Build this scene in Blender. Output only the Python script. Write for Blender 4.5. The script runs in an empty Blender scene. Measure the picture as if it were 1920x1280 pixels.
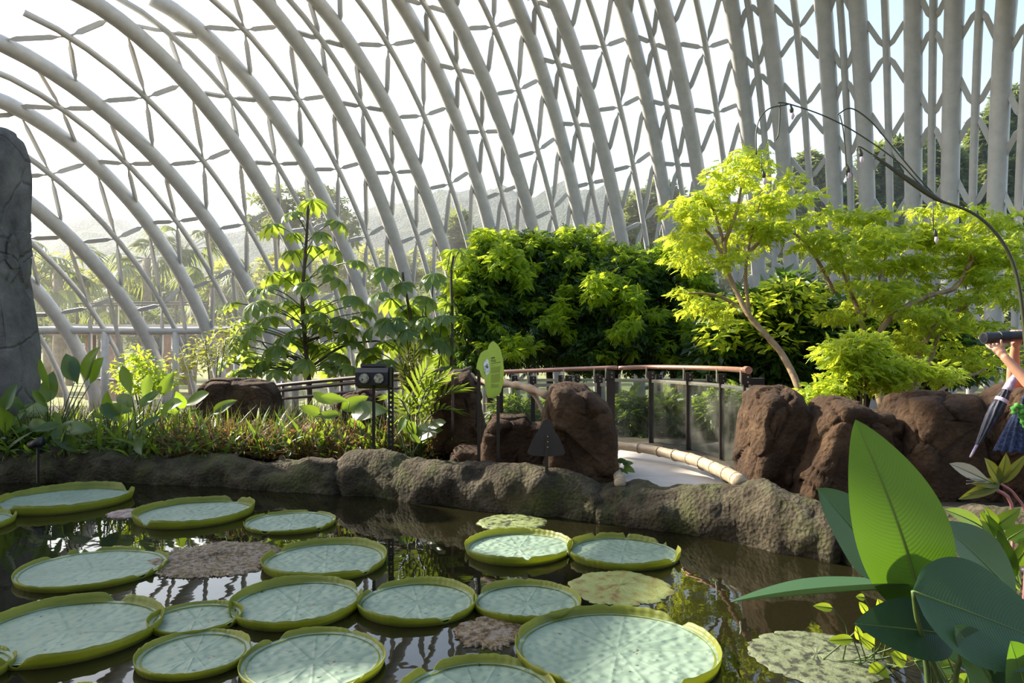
import bpy, math, random
import numpy as np
from mathutils import Vector, Matrix, noise

S = bpy.context.scene
C = S.collection
R = math.radians
rng = np.random.default_rng(7)
random.seed(7)
F = 1387.0          # focal length in pixels of the 1920 x 1280 frame
CAMZ = 1.9          # eye height above the pond water (z = 0)

# ---------------------------------------------------------------- camera
cam_d = bpy.data.cameras.new('camera'); cam = bpy.data.objects.new('camera', cam_d); C.objects.link(cam)
cam.location = (0, 0, CAMZ); cam.rotation_euler = (R(90), 0, 0)
cam_d.sensor_width = 36; cam_d.lens = F / 1920 * 36; cam_d.clip_end = 3000; cam_d.clip_start = 0.05
S.camera = cam

# ---------------------------------------------------------------- sky, sun, exposure
SUN_AZ, SUN_EL = -64, 33      # degrees: to the left of straight ahead, above the horizon
w = bpy.data.worlds.new('sky'); S.world = w; w.use_nodes = True
nt = w.node_tree; nt.nodes.clear()
sky = nt.nodes.new('ShaderNodeTexSky'); sky.sky_type = 'NISHITA'; sky.sun_disc = False
sky.sun_elevation = R(SUN_EL); sky.sun_rotation = R(SUN_AZ); sky.air_density = 1.3; sky.dust_density = 2.5; sky.ozone_density = 1.0
bg = nt.nodes.new('ShaderNodeBackground'); bg.inputs['Strength'].default_value = 0.38
wo = nt.nodes.new('ShaderNodeOutputWorld')
nt.links.new(sky.outputs[0], bg.inputs[0]); nt.links.new(bg.outputs[0], wo.inputs[0])
sd = bpy.data.lights.new('sun', 'SUN'); sd.energy = 13.0; sd.angle = R(0.6); sd.color = (1.0, 0.93, 0.80)
sun = bpy.data.objects.new('sun', sd); C.objects.link(sun)
sv = Vector((math.sin(R(SUN_AZ)) * math.cos(R(SUN_EL)), math.cos(R(SUN_AZ)) * math.cos(R(SUN_EL)), math.sin(R(SUN_EL))))
sun.rotation_euler = sv.to_track_quat('Z', 'Y').to_euler(); sun.location = sv * 60
S.view_settings.view_transform = 'Standard'; S.view_settings.look = 'None'
S.view_settings.exposure = 0.12; S.view_settings.gamma = 1.0; S.view_settings.use_curve_mapping = False

# ---------------------------------------------------------------- helpers
def P(px, py, D):            # photograph pixel at depth D -> world point
    return Vector(((px - 960) / F * D, D, CAMZ - (py - 640) / F * D))
def G(px, py, z=0.0):        # photograph pixel on the horizontal plane z
    return P(px, py, (CAMZ - z) * F / (py - 640))
def wm(o):
    m = o.matrix_basis.copy()
    return (wm(o.parent) @ o.matrix_parent_inverse @ m) if o.parent else m
def setpar(o, parent):
    if parent is not None:
        o.parent = parent; o.matrix_parent_inverse = wm(parent).inverted()
def tag(o, label, cat, group=None, kind=None):
    o['label'] = label; o['category'] = cat
    if group: o['group'] = group
    if kind: o['kind'] = kind
    return o
def struct(o, label=None):
    o['kind'] = 'structure'
    if label: o['label'] = label
    return o
def empty(name, loc, rz=0.0):
    o = bpy.data.objects.new(name, None); C.objects.link(o); o.location = loc; o.rotation_euler = (0, 0, rz)
    o.empty_display_size = 0.1
    return o
def mesh(name, v, f, smooth=True, uv=None, rnd=None):
    me = bpy.data.meshes.new(name)
    v = np.asarray(v, dtype=np.float32).reshape(-1, 3)
    if isinstance(f, np.ndarray):
        k = f.shape[1]; n = len(f)
        me.vertices.add(len(v)); me.vertices.foreach_set('co', v.ravel())
        me.loops.add(n * k); me.loops.foreach_set('vertex_index', f.astype(np.int32).ravel())
        me.polygons.add(n); me.polygons.foreach_set('loop_start', np.arange(0, n * k, k, dtype=np.int32))
        me.update(calc_edges=True)
    else:
        me.from_pydata(v.tolist(), [], f)
    if smooth: me.polygons.foreach_set('use_smooth', np.ones(len(me.polygons), dtype=bool))
    if uv is not None:
        ul = me.uv_layers.new(name='uv'); li = np.zeros(len(me.loops), dtype=np.int32); me.loops.foreach_get('vertex_index', li)
        ul.data.foreach_set('uv', np.asarray(uv, dtype=np.float32)[li].ravel())
    if rnd is not None:
        at = me.attributes.new('rnd', 'FLOAT', 'POINT'); at.data.foreach_set('value', np.asarray(rnd, dtype=np.float32))
    me.update()
    return me
def obj(name, me, mat, parent=None, loc=None):
    o = bpy.data.objects.new(name, me); C.objects.link(o)
    if mat is not None and len(me.materials) == 0: me.materials.append(mat)
    if loc is not None: o.location = loc
    setpar(o, parent)
    return o
class MB:                    # collects shapes for one mesh
    def __init__(s): s.v = []; s.f = []
    def add(s, v, f):
        n = len(s.v); s.v += [tuple(p) for p in v]; s.f += [tuple(i + n for i in q) for q in f]; return s
    def box(s, c, size, rot=None):
        hx, hy, hz = size[0] / 2, size[1] / 2, size[2] / 2
        vs = [Vector((x, y, z)) for x in (-hx, hx) for y in (-hy, hy) for z in (-hz, hz)]
        if rot is not None: vs = [rot @ p for p in vs]
        return s.add([p + Vector(c) for p in vs], [(0, 1, 3, 2), (4, 6, 7, 5), (0, 4, 5, 1), (2, 3, 7, 6), (0, 2, 6, 4), (1, 5, 7, 3)])
    def bar(s, a, b, wd, th, up=(0, 0, 1)):
        a = Vector(a); b = Vector(b); y = (b - a).normalized(); x = y.cross(Vector(up)).normalized(); z = x.cross(y)
        m = Matrix((x, y, z)).transposed()
        return s.box((a + b) / 2, (wd, (b - a).length, th), m)
    def tube(s, pts, rad, n=8, cap=True):
        v, f = sweep(pts, rad, n, cap); return s.add(v, f)
    def build(s, name, mat, parent=None, smooth=False):
        return obj(name, mesh(name, s.v, s.f, smooth), mat, parent)
def sweep(pts, rad, n=8, cap=True):
    pts = [Vector(p) for p in pts]; m = len(pts)
    if not hasattr(rad, '__len__'): rad = [rad] * m
    v = []; f = []; t0 = (pts[1] - pts[0]).normalized()
    x = t0.orthogonal().normalized()
    for i in range(m):
        t = (pts[min(i + 1, m - 1)] - pts[max(i - 1, 0)]).normalized()
        x = (x - t * x.dot(t)).normalized(); y = t.cross(x)
        for k in range(n):
            a = 2 * math.pi * k / n
            v.append(pts[i] + (x * math.cos(a) + y * math.sin(a)) * rad[i])
    for i in range(m - 1):
        for k in range(n):
            f.append((i * n + k, i * n + (k + 1) % n, (i + 1) * n + (k + 1) % n, (i + 1) * n + k))
    if cap:
        f.append(tuple(range(n - 1, -1, -1))); f.append(tuple(range((m - 1) * n, m * n)))
    return v, f
def tube(name, pts, rad, mat, parent=None, n=8):
    v, f = sweep(pts, rad, n)
    return obj(name, mesh(name, v, f), mat, parent)
def spline(pts, k=6):        # Catmull-Rom through 3D points
    p = [Vector(q) for q in pts]; p = [p[0] * 2 - p[1]] + p + [p[-1] * 2 - p[-2]]; out = []
    for i in range(1, len(p) - 2):
        for j in range(k):
            t = j / k; a, b, c, d = p[i - 1], p[i], p[i + 1], p[i + 2]
            out.append(0.5 * ((2 * b) + (c - a) * t + (2 * a - 5 * b + 4 * c - d) * t * t + (3 * b - a - 3 * c + d) * t ** 3))
    out.append(p[-2]); return out
def lerp(x, xs, ys): return float(np.interp(x, xs, ys))
def fbm(p, sc, oc=4):
    return noise.fractal(Vector(p) * sc, 0.9, 2.1, oc)
def copy_tree(o, parent=None):
    c = o.copy(); C.objects.link(c); c.parent = parent
    for ch in o.children: copy_tree(ch, c)
    return c

# ---------------------------------------------------------------- materials
def newmat(name):
    m = bpy.data.materials.new(name); m.use_nodes = True; n = m.node_tree; n.nodes.clear()
    out = n.nodes.new('ShaderNodeOutputMaterial')
    return m, n, out
def node(n, t, **kw):
    x = n.nodes.new(t)
    for k, v in kw.items():
        if k in x.inputs: x.inputs[k].default_value = v
        else: setattr(x, k, v)
    return x
def ramp(n, fac, stops):
    r = n.nodes.new('ShaderNodeValToRGB'); el = r.color_ramp.elements
    while len(el) < len(stops): el.new(0.5)
    for e, (p, c) in zip(el, stops): e.position = p; e.color = (*c, 1)
    n.links.new(fac, r.inputs[0]); return r.outputs[0]
def surf(name, stops, scale=4, rough=0.7, metal=0.0, bump=0.3, bscale=None, detail=6, spec=0.4, crack=0.0, cscale=2.0, moss=None, dist=0.02, grit=0.0, stretch=None):
    m, n, out = newmat(name); L = n.links.new
    tc = node(n, 'ShaderNodeTexCoord'); co = tc.outputs['Object']
    if stretch:
        mp = node(n, 'ShaderNodeMapping'); mp.inputs['Scale'].default_value = stretch; L(co, mp.inputs[0]); co = mp.outputs[0]
    nz = node(n, 'ShaderNodeTexNoise', Scale=scale, Detail=detail, Roughness=0.62); L(co, nz.inputs['Vector'])
    col = ramp(n, nz.outputs[0], stops)
    b = node(n, 'ShaderNodeBsdfPrincipled', Roughness=rough, Metallic=metal); b.inputs['Specular IOR Level'].default_value = spec
    h = node(n, 'ShaderNodeTexNoise', Scale=bscale or scale * 4, Detail=8, Roughness=0.7); L(co, h.inputs['Vector']); hv = h.outputs[0]
    if grit:
        vg = node(n, 'ShaderNodeTexVoronoi', Scale=(bscale or scale * 4) * 2.2); L(co, vg.inputs['Vector'])
        mg = node(n, 'ShaderNodeMath', operation='MULTIPLY_ADD'); mg.inputs[1].default_value = grit; L(vg.outputs['Distance'], mg.inputs[0]); L(hv, mg.inputs[2]); hv = mg.outputs[0]
    if crack:
        wn = node(n, 'ShaderNodeTexNoise', Scale=cscale * 1.5, Detail=4); L(co, wn.inputs['Vector'])
        mx = node(n, 'ShaderNodeVectorMath', operation='MULTIPLY_ADD'); mx.inputs[1].default_value = (0.35,) * 3; L(wn.outputs['Color'], mx.inputs[0]); L(co, mx.inputs[2])
        vc = node(n, 'ShaderNodeTexVoronoi', Scale=cscale); vc.feature = 'DISTANCE_TO_EDGE'; L(mx.outputs[0], vc.inputs['Vector'])
        mr = node(n, 'ShaderNodeMapRange'); mr.inputs[1].default_value = 0.0; mr.inputs[2].default_value = 0.035; L(vc.outputs['Distance'], mr.inputs[0])
        ad = node(n, 'ShaderNodeMath', operation='MULTIPLY_ADD'); ad.inputs[1].default_value = crack; L(mr.outputs[0], ad.inputs[0]); L(hv, ad.inputs[2]); hv = ad.outputs[0]
    if moss:
        mn = node(n, 'ShaderNodeTexNoise', Scale=1.7, Detail=6, Roughness=0.7); L(co, mn.inputs['Vector'])
        fr = ramp(n, mn.outputs[0], [(0.48, (0, 0, 0)), (0.62, (1, 1, 1))])
        mm = node(n, 'ShaderNodeMix', data_type='RGBA'); L(fr, mm.inputs[0]); L(col, mm.inputs[6]); mm.inputs[7].default_value = (*moss, 1); col = mm.outputs[2]
    if bump:
        bp = node(n, 'ShaderNodeBump', Strength=bump, Distance=dist); L(hv, bp.inputs['Height']); L(bp.outputs[0], b.inputs['Normal'])
    L(col, b.inputs['Base Color']); L(b.outputs[0], out.inputs[0])
    return m
def leafmat(name, dark, light, tcol, tf=0.45, rough=0.42, veins=0.0, spec=0.4, vfreq=46, vslant=0.55, spots=None):
    m, n, out = newmat(name); L = n.links.new
    at = node(n, 'ShaderNodeAttribute', attribute_name='rnd'); oi = node(n, 'ShaderNodeObjectInfo')
    ad = node(n, 'ShaderNodeMath', operation='ADD'); L(at.outputs['Fac'], ad.inputs[0]); L(oi.outputs['Random'], ad.inputs[1])
    frc = node(n, 'ShaderNodeMath', operation='FRACT'); L(ad.outputs[0], frc.inputs[0])
    col = ramp(n, frc.outputs[0], [(0.0, dark), (1.0, light)])
    tr = node(n, 'ShaderNodeBsdfTranslucent'); b = node(n, 'ShaderNodeBsdfPrincipled', Roughness=rough); b.inputs['Specular IOR Level'].default_value = spec
    tint = node(n, 'ShaderNodeMix', data_type='RGBA', blend_type='MIX'); tint.inputs[0].default_value = 0.8
    L(col, tint.inputs[6]); tint.inputs[7].default_value = (*tcol, 1); tc_out = tint.outputs[2]
    if spots:
        tcx = node(n, 'ShaderNodeTexCoord'); ns = node(n, 'ShaderNodeTexNoise', Scale=spots[1], Detail=5); L(tcx.outputs['Object'], ns.inputs['Vector'])
        fr = ramp(n, ns.outputs[0], [(0.52, (0, 0, 0)), (0.66, (1, 1, 1))])
        mm = node(n, 'ShaderNodeMix', data_type='RGBA'); L(fr, mm.inputs[0]); L(col, mm.inputs[6]); mm.inputs[7].default_value = (*spots[0], 1); col = mm.outputs[2]
    if veins:
        uv = node(n, 'ShaderNodeUVMap', uv_map='uv'); sp = node(n, 'ShaderNodeSeparateXYZ'); L(uv.outputs[0], sp.inputs[0])
        ab = node(n, 'ShaderNodeMath', operation='ABSOLUTE'); L(sp.outputs[0], ab.inputs[0])
        pw = node(n, 'ShaderNodeMath', operation='POWER'); L(ab.outputs[0], pw.inputs[0]); pw.inputs[1].default_value = 1.5
        m1 = node(n, 'ShaderNodeMath', operation='MULTIPLY_ADD'); L(pw.outputs[0], m1.inputs[0]); m1.inputs[1].default_value = -vslant * 0.35; L(sp.outputs[1], m1.inputs[2])
        m2 = node(n, 'ShaderNodeMath', operation='MULTIPLY'); L(m1.outputs[0], m2.inputs[0]); m2.inputs[1].default_value = vfreq * 6.28
        sn = node(n, 'ShaderNodeMath', operation='SINE'); L(m2.outputs[0], sn.inputs[0])
        bp = node(n, 'ShaderNodeBump', Strength=veins, Distance=0.006); L(sn.outputs[0], bp.inputs['Height']); L(bp.outputs[0], b.inputs['Normal']); L(bp.outputs[0], tr.inputs['Normal'])
        # the veins let a little less light through
        mr = node(n, 'ShaderNodeMapRange'); mr.inputs[1].default_value = -1; mr.inputs[2].default_value = 1; mr.inputs[3].default_value = 0.93; mr.inputs[4].default_value = 1.0; L(sn.outputs[0], mr.inputs[0])
        md = node(n, 'ShaderNodeMapRange'); md.inputs[1].default_value = 0.012; md.inputs[2].default_value = 0.04; md.inputs[3].default_value = 0.45; md.inputs[4].default_value = 1.0; L(ab.outputs[0], md.inputs[0])
        mu = node(n, 'ShaderNodeMath', operation='MULTIPLY'); L(mr.outputs[0], mu.inputs[0]); L(md.outputs[0], mu.inputs[1])
        hs = node(n, 'ShaderNodeMix', data_type='RGBA', blend_type='MULTIPLY'); hs.inputs[0].default_value = 1.0; L(tc_out, hs.inputs[6]); L(mu.outputs[0], hs.inputs[7]); tc_out = hs.outputs[2]
    L(col, b.inputs['Base Color']); L(tc_out, tr.inputs['Color'])
    mx = node(n, 'ShaderNodeMixShader'); mx.inputs[0].default_value = tf; L(b.outputs[0], mx.inputs[1]); L(tr.outputs[0], mx.inputs[2])
    L(mx.outputs[0], out.inputs[0])
    return m
def plain(name, c, rough=0.5, metal=0.0, spec=0.5, bump=0.0):
    c2 = tuple(x * 0.78 for x in c)
    return surf(name, [(0.3, c2), (0.7, c)], 9, rough, metal, bump, 60, spec=spec)

M = {}
M['steel'] = surf('grey painted steel', [(0.3, (0.46, 0.45, 0.43)), (0.7, (0.58, 0.56, 0.53))], 3, 0.42, 0.0, 0.05, 40, spec=0.5)
M['rock'] = surf('brown rock', [(0.25, (0.020, 0.011, 0.005)), (0.5, (0.062, 0.033, 0.015)), (0.75, (0.13, 0.078, 0.038))], 2.2, 0.85, 0, 1.0, 9, crack=0.25, cscale=1.1, dist=0.07, spec=0.25, grit=0.35)
M['rimrock'] = surf('mossy pond stone', [(0.30, (0.016, 0.012, 0.007)), (0.5, (0.058, 0.046, 0.028)), (0.75, (0.15, 0.125, 0.082))], 3.0, 0.9, 0, 1.0, 11, moss=(0.075, 0.078, 0.03), dist=0.05, grit=0.6, spec=0.2)
M['stone'] = surf('grey stone', [(0.25, (0.05, 0.047, 0.043)), (0.7, (0.19, 0.178, 0.163))], 2.0, 0.9, 0, 0.8, 8, crack=0.9, cscale=0.9, dist=0.05, spec=0.2)
M['soil'] = surf('dark soil', [(0.3, (0.018, 0.013, 0.008)), (0.7, (0.06, 0.045, 0.025))], 5, 0.95, 0, 0.8, 20)
M['lawn'] = surf('rough grass land', [(0.3, (0.10, 0.12, 0.03)), (0.7, (0.24, 0.24, 0.08))], 1.2, 0.95, 0, 0.6, 12)
M['concrete'] = surf('pale concrete', [(0.3, (0.36, 0.325, 0.28)), (0.7, (0.48, 0.44, 0.39))], 1.6, 0.85, 0, 0.25, 30)
M['bamboo'] = surf('dry bamboo', [(0.3, (0.26, 0.19, 0.11)), (0.7, (0.44, 0.35, 0.23))], 6, 0.5, 0, 0.2, 30, stretch=(1, 1, 3))
M['wood'] = surf('weathered brown wood', [(0.3, (0.13, 0.06, 0.03)), (0.7, (0.28, 0.14, 0.075))], 5, 0.7, 0, 0.3, 30, stretch=(3, 3, 0.6))
M['greywood'] = surf('bare branch wood', [(0.3, (0.20, 0.13, 0.08)), (0.7, (0.36, 0.27, 0.18))], 6, 0.8, 0, 0.5, 22)
M['copper'] = surf('brown handrail', [(0.3, (0.30, 0.15, 0.10)), (0.7, (0.42, 0.23, 0.16))], 5, 0.28, 0.55, 0.05, 40, spec=0.6)
M['darkmetal'] = plain('dark bronze metal', (0.035, 0.028, 0.024), 0.4, 0.4)
M['black'] = plain('black metal', (0.012, 0.012, 0.013), 0.45, 0.2)
M['chrome'] = plain('bright metal', (0.55, 0.53, 0.50), 0.3, 0.9)
M['pipe'] = plain('brown pipe', (0.10, 0.065, 0.05), 0.5, 0.2)
M['bark'] = surf('pale bark', [(0.3, (0.17, 0.105, 0.055)), (0.7, (0.36, 0.25, 0.14))], 8, 0.8, 0, 0.5, 30, stretch=(1, 1, 0.4))
M['darkbark'] = surf('dark bark', [(0.3, (0.035, 0.025, 0.016)), (0.7, (0.10, 0.075, 0.05))], 8, 0.85, 0, 0.5, 30)
M['palmbark'] = surf('palm bark', [(0.3, (0.16, 0.12, 0.08)), (0.7, (0.32, 0.25, 0.17))], 4, 0.9, 0, 0.7, 14)
# foliage
M['dense'] = leafmat('dark glossy leaves', (0.016, 0.044, 0.012), (0.060, 0.125, 0.026), (0.22, 0.38, 0.035), 0.36, 0.35, spec=0.6)
M['young'] = leafmat('yellow green young leaves', (0.12, 0.24, 0.015), (0.28, 0.40, 0.03), (0.66, 0.78, 0.04), 0.60, 0.45)
M['airy'] = leafmat('light green leaflets', (0.11, 0.21, 0.018), (0.28, 0.38, 0.035), (0.78, 0.84, 0.055), 0.62, 0.42)
M['cecropia'] = leafmat('palmate leaf', (0.030, 0.080, 0.024), (0.070, 0.14, 0.035), (0.52, 0.66, 0.06), 0.52, 0.35, spec=0.55)
M['broad'] = leafmat('broad green leaf', (0.018, 0.052, 0.013), (0.055, 0.115, 0.02), (0.36, 0.52, 0.03), 0.45, 0.35, spec=0.55)
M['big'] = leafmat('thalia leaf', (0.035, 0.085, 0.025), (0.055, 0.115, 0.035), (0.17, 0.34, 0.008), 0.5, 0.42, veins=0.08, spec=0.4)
M['bigshade'] = leafmat('thalia leaf with shade in its colour', (0.020, 0.056, 0.022), (0.038, 0.086, 0.034), (0.06, 0.13, 0.03), 0.13, 0.45, veins=0.10, spec=0.22)  # shade put into the colour: same leaf, darker and less translucent
M['grass'] = leafmat('grass blades', (0.011, 0.020, 0.005), (0.048, 0.055, 0.012), (0.19, 0.21, 0.03), 0.35, 0.5)
M['dry'] = leafmat('dry brown leaves', (0.05, 0.028, 0.012), (0.20, 0.11, 0.045), (0.32, 0.18, 0.06), 0.35, 0.6)
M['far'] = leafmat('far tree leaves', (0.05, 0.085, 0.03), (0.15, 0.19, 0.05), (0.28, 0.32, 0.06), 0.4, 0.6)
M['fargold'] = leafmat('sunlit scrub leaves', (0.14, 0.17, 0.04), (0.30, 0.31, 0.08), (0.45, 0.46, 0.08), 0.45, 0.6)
M['fern'] = leafmat('fern leaflets', (0.018, 0.045, 0.008), (0.075, 0.125, 0.018), (0.32, 0.42, 0.035), 0.45, 0.4)
M['stem'] = surf('green stem', [(0.3, (0.03, 0.06, 0.015)), (0.7, (0.08, 0.12, 0.03))], 10, 0.45, 0, 0.1)

# ================================================================ the setting: water, ground, path
def water_mat():
    m, n, out = newmat('pond water'); L = n.links.new
    b = node(n, 'ShaderNodeBsdfPrincipled', Roughness=0.015, IOR=1.36); b.inputs['Base Color'].default_value = (0.010, 0.009, 0.0035, 1)
    tc = node(n, 'ShaderNodeTexCoord'); nz = node(n, 'ShaderNodeTexNoise', Scale=2.2, Detail=3); L(tc.outputs['Object'], nz.inputs['Vector'])
    bp = node(n, 'ShaderNodeBump', Strength=0.10, Distance=0.02); L(nz.outputs[0], bp.inputs['Height']); L(bp.outputs[0], b.inputs['Normal'])
    L(b.outputs[0], out.inputs[0]); return m
M['water'] = water_mat()
wv = []; wf = []
obj_w = obj('pond_water', mesh('pond_water', [(-24, -4, 0), (12, -4, 0), (12, 12, 0), (-24, 12, 0)], [(0, 1, 2, 3)], False), M['water'])
struct(obj_w, 'still dark green pond water reflecting the dome')

# pond rim: px, ridge py, waterline py
RIM_L = [(-900, 850, 900), (-400, 845, 902), (-100, 838, 904), (60, 838, 905), (150, 838, 906), (250, 850, 907), (330, 855, 909), (420, 850, 914), (500, 868, 921), (590, 858, 927), (660, 862, 930)]
RIM_M = [(610, 868, 927), (650, 848, 930), (700, 841, 932), (760, 852, 941), (830, 868, 949), (880, 861, 956), (960, 865, 964), (1040, 874, 970), (1090, 888, 975), (1125, 906, 983), (1150, 935, 988)]
RIM_R = [(1085, 940, 978), (1110, 914, 981), (1150, 906, 985), (1210, 907, 992), (1250, 917, 998), (1290, 911, 1004), (1350, 905, 1014), (1430, 909, 1030), (1500, 929, 1045), (1545, 948, 1055), (1600, 985, 1066)]
RIM_F = [(1570, 1010, 1062), (1620, 990, 1072), (1700, 985, 1090), (1760, 962, 1104), (1820, 946, 1118), (1900, 944, 1140), (1980, 950, 1165), (2120, 980, 1210), (2300, 1000, 1290)]
def rim(name, st, seed, parent, wd=0.95):
    xs = [s[0] for s in st]; n = max(24, int((xs[-1] - xs[0]) / 9)); v = []; K = 22
    pxs = np.linspace(xs[0], xs[-1], n)
    for i, px in enumerate(pxs):
        yr = lerp(px, xs, [s[1] for s in st]); yw = lerp(px, xs, [s[2] for s in st])
        Dw = CAMZ * F / (yw - 640); e = min(1.0, 0.35 + min(i, n - 1 - i) / 6.0)
        Dt = Dw + 0.36 * wd; zt = max(0.12, CAMZ - (yr - 640) / F * Dt)
        prof = [(0.10, -0.3), (0.03, -0.05), (-0.02, 0.35), (0.03, 0.66), (0.17, 0.93), (0.36, 1.0), (0.6, 0.93), (0.85, 0.7), (1.0, 0.25), (1.02, -0.3)]
        ts = np.linspace(0, len(prof) - 1, K)
        for t in ts:
            d = float(np.interp(t, range(len(prof)), [p[0] for p in prof])); h = float(np.interp(t, range(len(prof)), [p[1] for p in prof]))
            mid = 0.45; d = mid + (d - mid) * e
            z = h * zt * (0.55 + 0.45 * e) if h > 0 else h
            q = P(px, 640, Dw + d * wd); q.z = z
            a = fbm(q + Vector((seed, 0, 0)), 2.3, 5) * 0.11 + fbm(q + Vector((0, seed, 0)), 7, 4) * 0.035
            q.y -= a * 0.9; q.z += a * 0.7 * (1 if h > 0 else 0)
            v.append(q)
    f = []
    for i in range(n - 1):
        for k in range(K - 1): f.append((i * K + k, i * K + k + 1, (i + 1) * K + k + 1, (i + 1) * K + k))
    f.append(tuple(range(K))); f.append(tuple(range((n - 1) * K + K - 1, (n - 1) * K - 1, -1)))
    return obj(name, mesh(name, v, f), M['rimrock'], parent)
pr = empty('stone_kerb', G(700, 930))
tag(pr, 'low lumpy mossy stone kerb running around the far pond edge', 'pond edge')
rim('rim_stone', RIM_L, 1.0, pr)['label'] = 'long dark shaded stretch of rim stone at left'
rim('rim_stone', RIM_M, 5.0, pr)['label'] = 'rounded log-like rim stone under the signs'
rim('rim_stone', RIM_R, 9.0, pr)['label'] = 'sunlit pitted rim stone in front of the path'
rim('rim_stone', RIM_F, 13.0, pr, 0.8)['label'] = 'rim stone behind the big leaves'

# ground behind the rim
ALL = [s for s in RIM_L[:-1]] + RIM_M[2:-2] + RIM_R[2:-1] + RIM_F[1:]
v = []; f = []; GZ = 0.30
for i, (px, yr, yw) in enumerate(ALL):
    Dw = CAMZ * F / (yw - 640)
    for k, D in enumerate((Dw + 0.45, Dw + 1.5, 13.0, 18.0, 34.0)):
        q = P(px, 640, D); q.z = (GZ if k < 3 else -1.05) + (0.03 * fbm(q, 1.3) if 0 < k < 3 else 0) - (0.15 if k == 0 else 0); v.append(q)
    if i:
        for k in range(4): f.append(((i - 1) * 5 + k, i * 5 + k, i * 5 + k + 1, (i - 1) * 5 + k + 1))
g = obj('ground', mesh('ground', v, f), M['soil']); struct(g, 'dark soil of the planting beds')
v = [(-300, 31.0, -1.08), (300, 31.0, -1.08), (300, 420, -1.2), (-300, 420, -1.2), (-300, 31.0, -1.6), (300, 31.0, -1.6), (300, 420, -1.8), (-300, 420, -1.8)]
g2 = obj('ground_outside', mesh('ground_outside', v, [(0, 1, 2, 3), (7, 6, 5, 4), (0, 4, 5, 1), (2, 6, 7, 3), (1, 5, 6, 2), (0, 3, 7, 4)], False), M['lawn']); struct(g2, 'sunlit rough land outside the dome')
# the terrace the photograph was taken from
mb = MB(); mb.box((-4, -3.5, 0.12), (26, 9.6, 0.5)); struct(mb.build('floor', M['concrete']), 'concrete terrace in front of the pond')

# unseen rock face added behind the viewer to keep sky light off boulder fronts
v = []; f = []; NX, NZ = 60, 16
for i in range(NX):
    for k in range(NZ):
        q = Vector((-26 + 46 * i / (NX - 1), -6.5, -0.2 + 8.5 * k / (NZ - 1))); a_ = fbm(q, 0.35, 4); q.y += a_ * 1.2 - 0.08 * k; v.append(q)
for i in range(NX - 1):
    for k in range(NZ - 1): f.append((i * NZ + k, (i + 1) * NZ + k, (i + 1) * NZ + k + 1, i * NZ + k + 1))
b_ = len(v); v += [Vector((-26, -9.5, -0.2)), Vector((20, -9.5, -0.2)), Vector((20, -9.5, 8.3)), Vector((-26, -9.5, 8.3))]; f.append((b_, b_ + 1, b_ + 2, b_ + 3))
struct(obj('sky_blocker_back', mesh('sky_blocker_back', v, f), M['rock']), 'unseen rock face added behind the terrace to block sky light')
# concrete path behind the rim
path = empty('path', G(1270, 880, 0.33)); struct(path, 'pale concrete slab path curving towards the railing')
pl = [(1152, 833), (1153, 850), (1152, 870), (1150, 892), (1148, 912)]; prr = [(1230, 836), (1306, 853), (1350, 871), (1380, 893), (1398, 912)]
for i in range(4):
    a, b_, c, d = G(*pl[i], 0.335), G(*prr[i], 0.335), G(*prr[i + 1], 0.335), G(*pl[i + 1], 0.335)
    ctr = (a + b_ + c + d) / 4; vs = [ctr + (p - ctr) * 0.992 for p in (a, b_, c, d)]
    vs2 = [p - Vector((0, 0, 0.12)) for p in vs]
    obj('slab', mesh('slab', vs + vs2, [(3, 2, 1, 0), (4, 5, 6, 7), (0, 1, 5, 4), (1, 2, 6, 5), (2, 3, 7, 6), (3, 0, 4, 7)], False), M['concrete'], path)
# ================================================================ the lattice dome
# plan position of each arch foot, bearing of its plane, half width, height
RIB = [(-21.08, 29.29, 28, 8.68, 7.44), (-18.91, 29.68, 28, 8.68, 7.9), (-16.86, 30.07, 27.8, 8.7, 8.43), (-14.12, 30.49, 28.9, 10.52, 9.67), (-11.97, 30.84, 33, 8.85, 10.79), (-9.56, 31.11, 30.6, 11.49, 11.81), (-7.46, 31.28, 24.4, 11.58, 12.73), (-5.52, 31.39, 32.8, 10.29, 13.52), (-3.61, 31.4, 27.9, 10.94, 14.21), (-1.69, 31.36, 33.9, 10.57, 14.79), (0.14, 31.22, 32.2, 9.52, 15.27), (1.97, 30.98, 32.4, 11.14, 15.64), (3.66, 30.69, 32, 9.64, 15.89), (5.24, 30.3, 33.7, 10.45, 16.04), (6.91, 29.85, 32.1, 9.38, 16.09), (8.23, 29.31, 33.2, 9.47, 16.01), (9.77, 28.68, 29.6, 8.56, 15.84), (10.76, 27.98, 31.2, 8.09, 15.56), (12.06, 27.19, 29.5, 7.58, 15.16), (12.8, 26.33, 30.7, 6.96, 14.66), (13.78, 25.39, 28.6, 6.2, 14.06), (14.34, 24.35, 28.1, 5.39, 13.35), (15.1, 23.25, 28.1, 4.51, 12.52), (15.65, 22.09, 28, 4.03, 11.94), (16.28, 20.77, 28, 3.56, 11.47)]
FOOT = -1.05
EXP = 1.636
def rib_pt(r, t):            # t: 0 at the foot .. 1 at the crown
    bx, by, ph, A, H = r; a = t * math.pi / 2; s = A * (1 - max(0, math.cos(a)) ** (2 / EXP)); z = FOOT + H * math.sin(a) ** (2 / EXP)
    return Vector((bx - s * math.sin(R(ph)), by - s * math.cos(R(ph)), z))
def rib_line(r, n=260):
    ps = [rib_pt(r, i / n) for i in range(n + 1)]
    L = np.concatenate([[0], np.cumsum([(ps[i + 1] - ps[i]).length for i in range(n)])])
    arr = np.array([tuple(p) for p in ps])
    return lambda a: Vector([float(np.interp(a, L, arr[:, k])) for k in range(3)]), L[-1], (L, arr)
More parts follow.
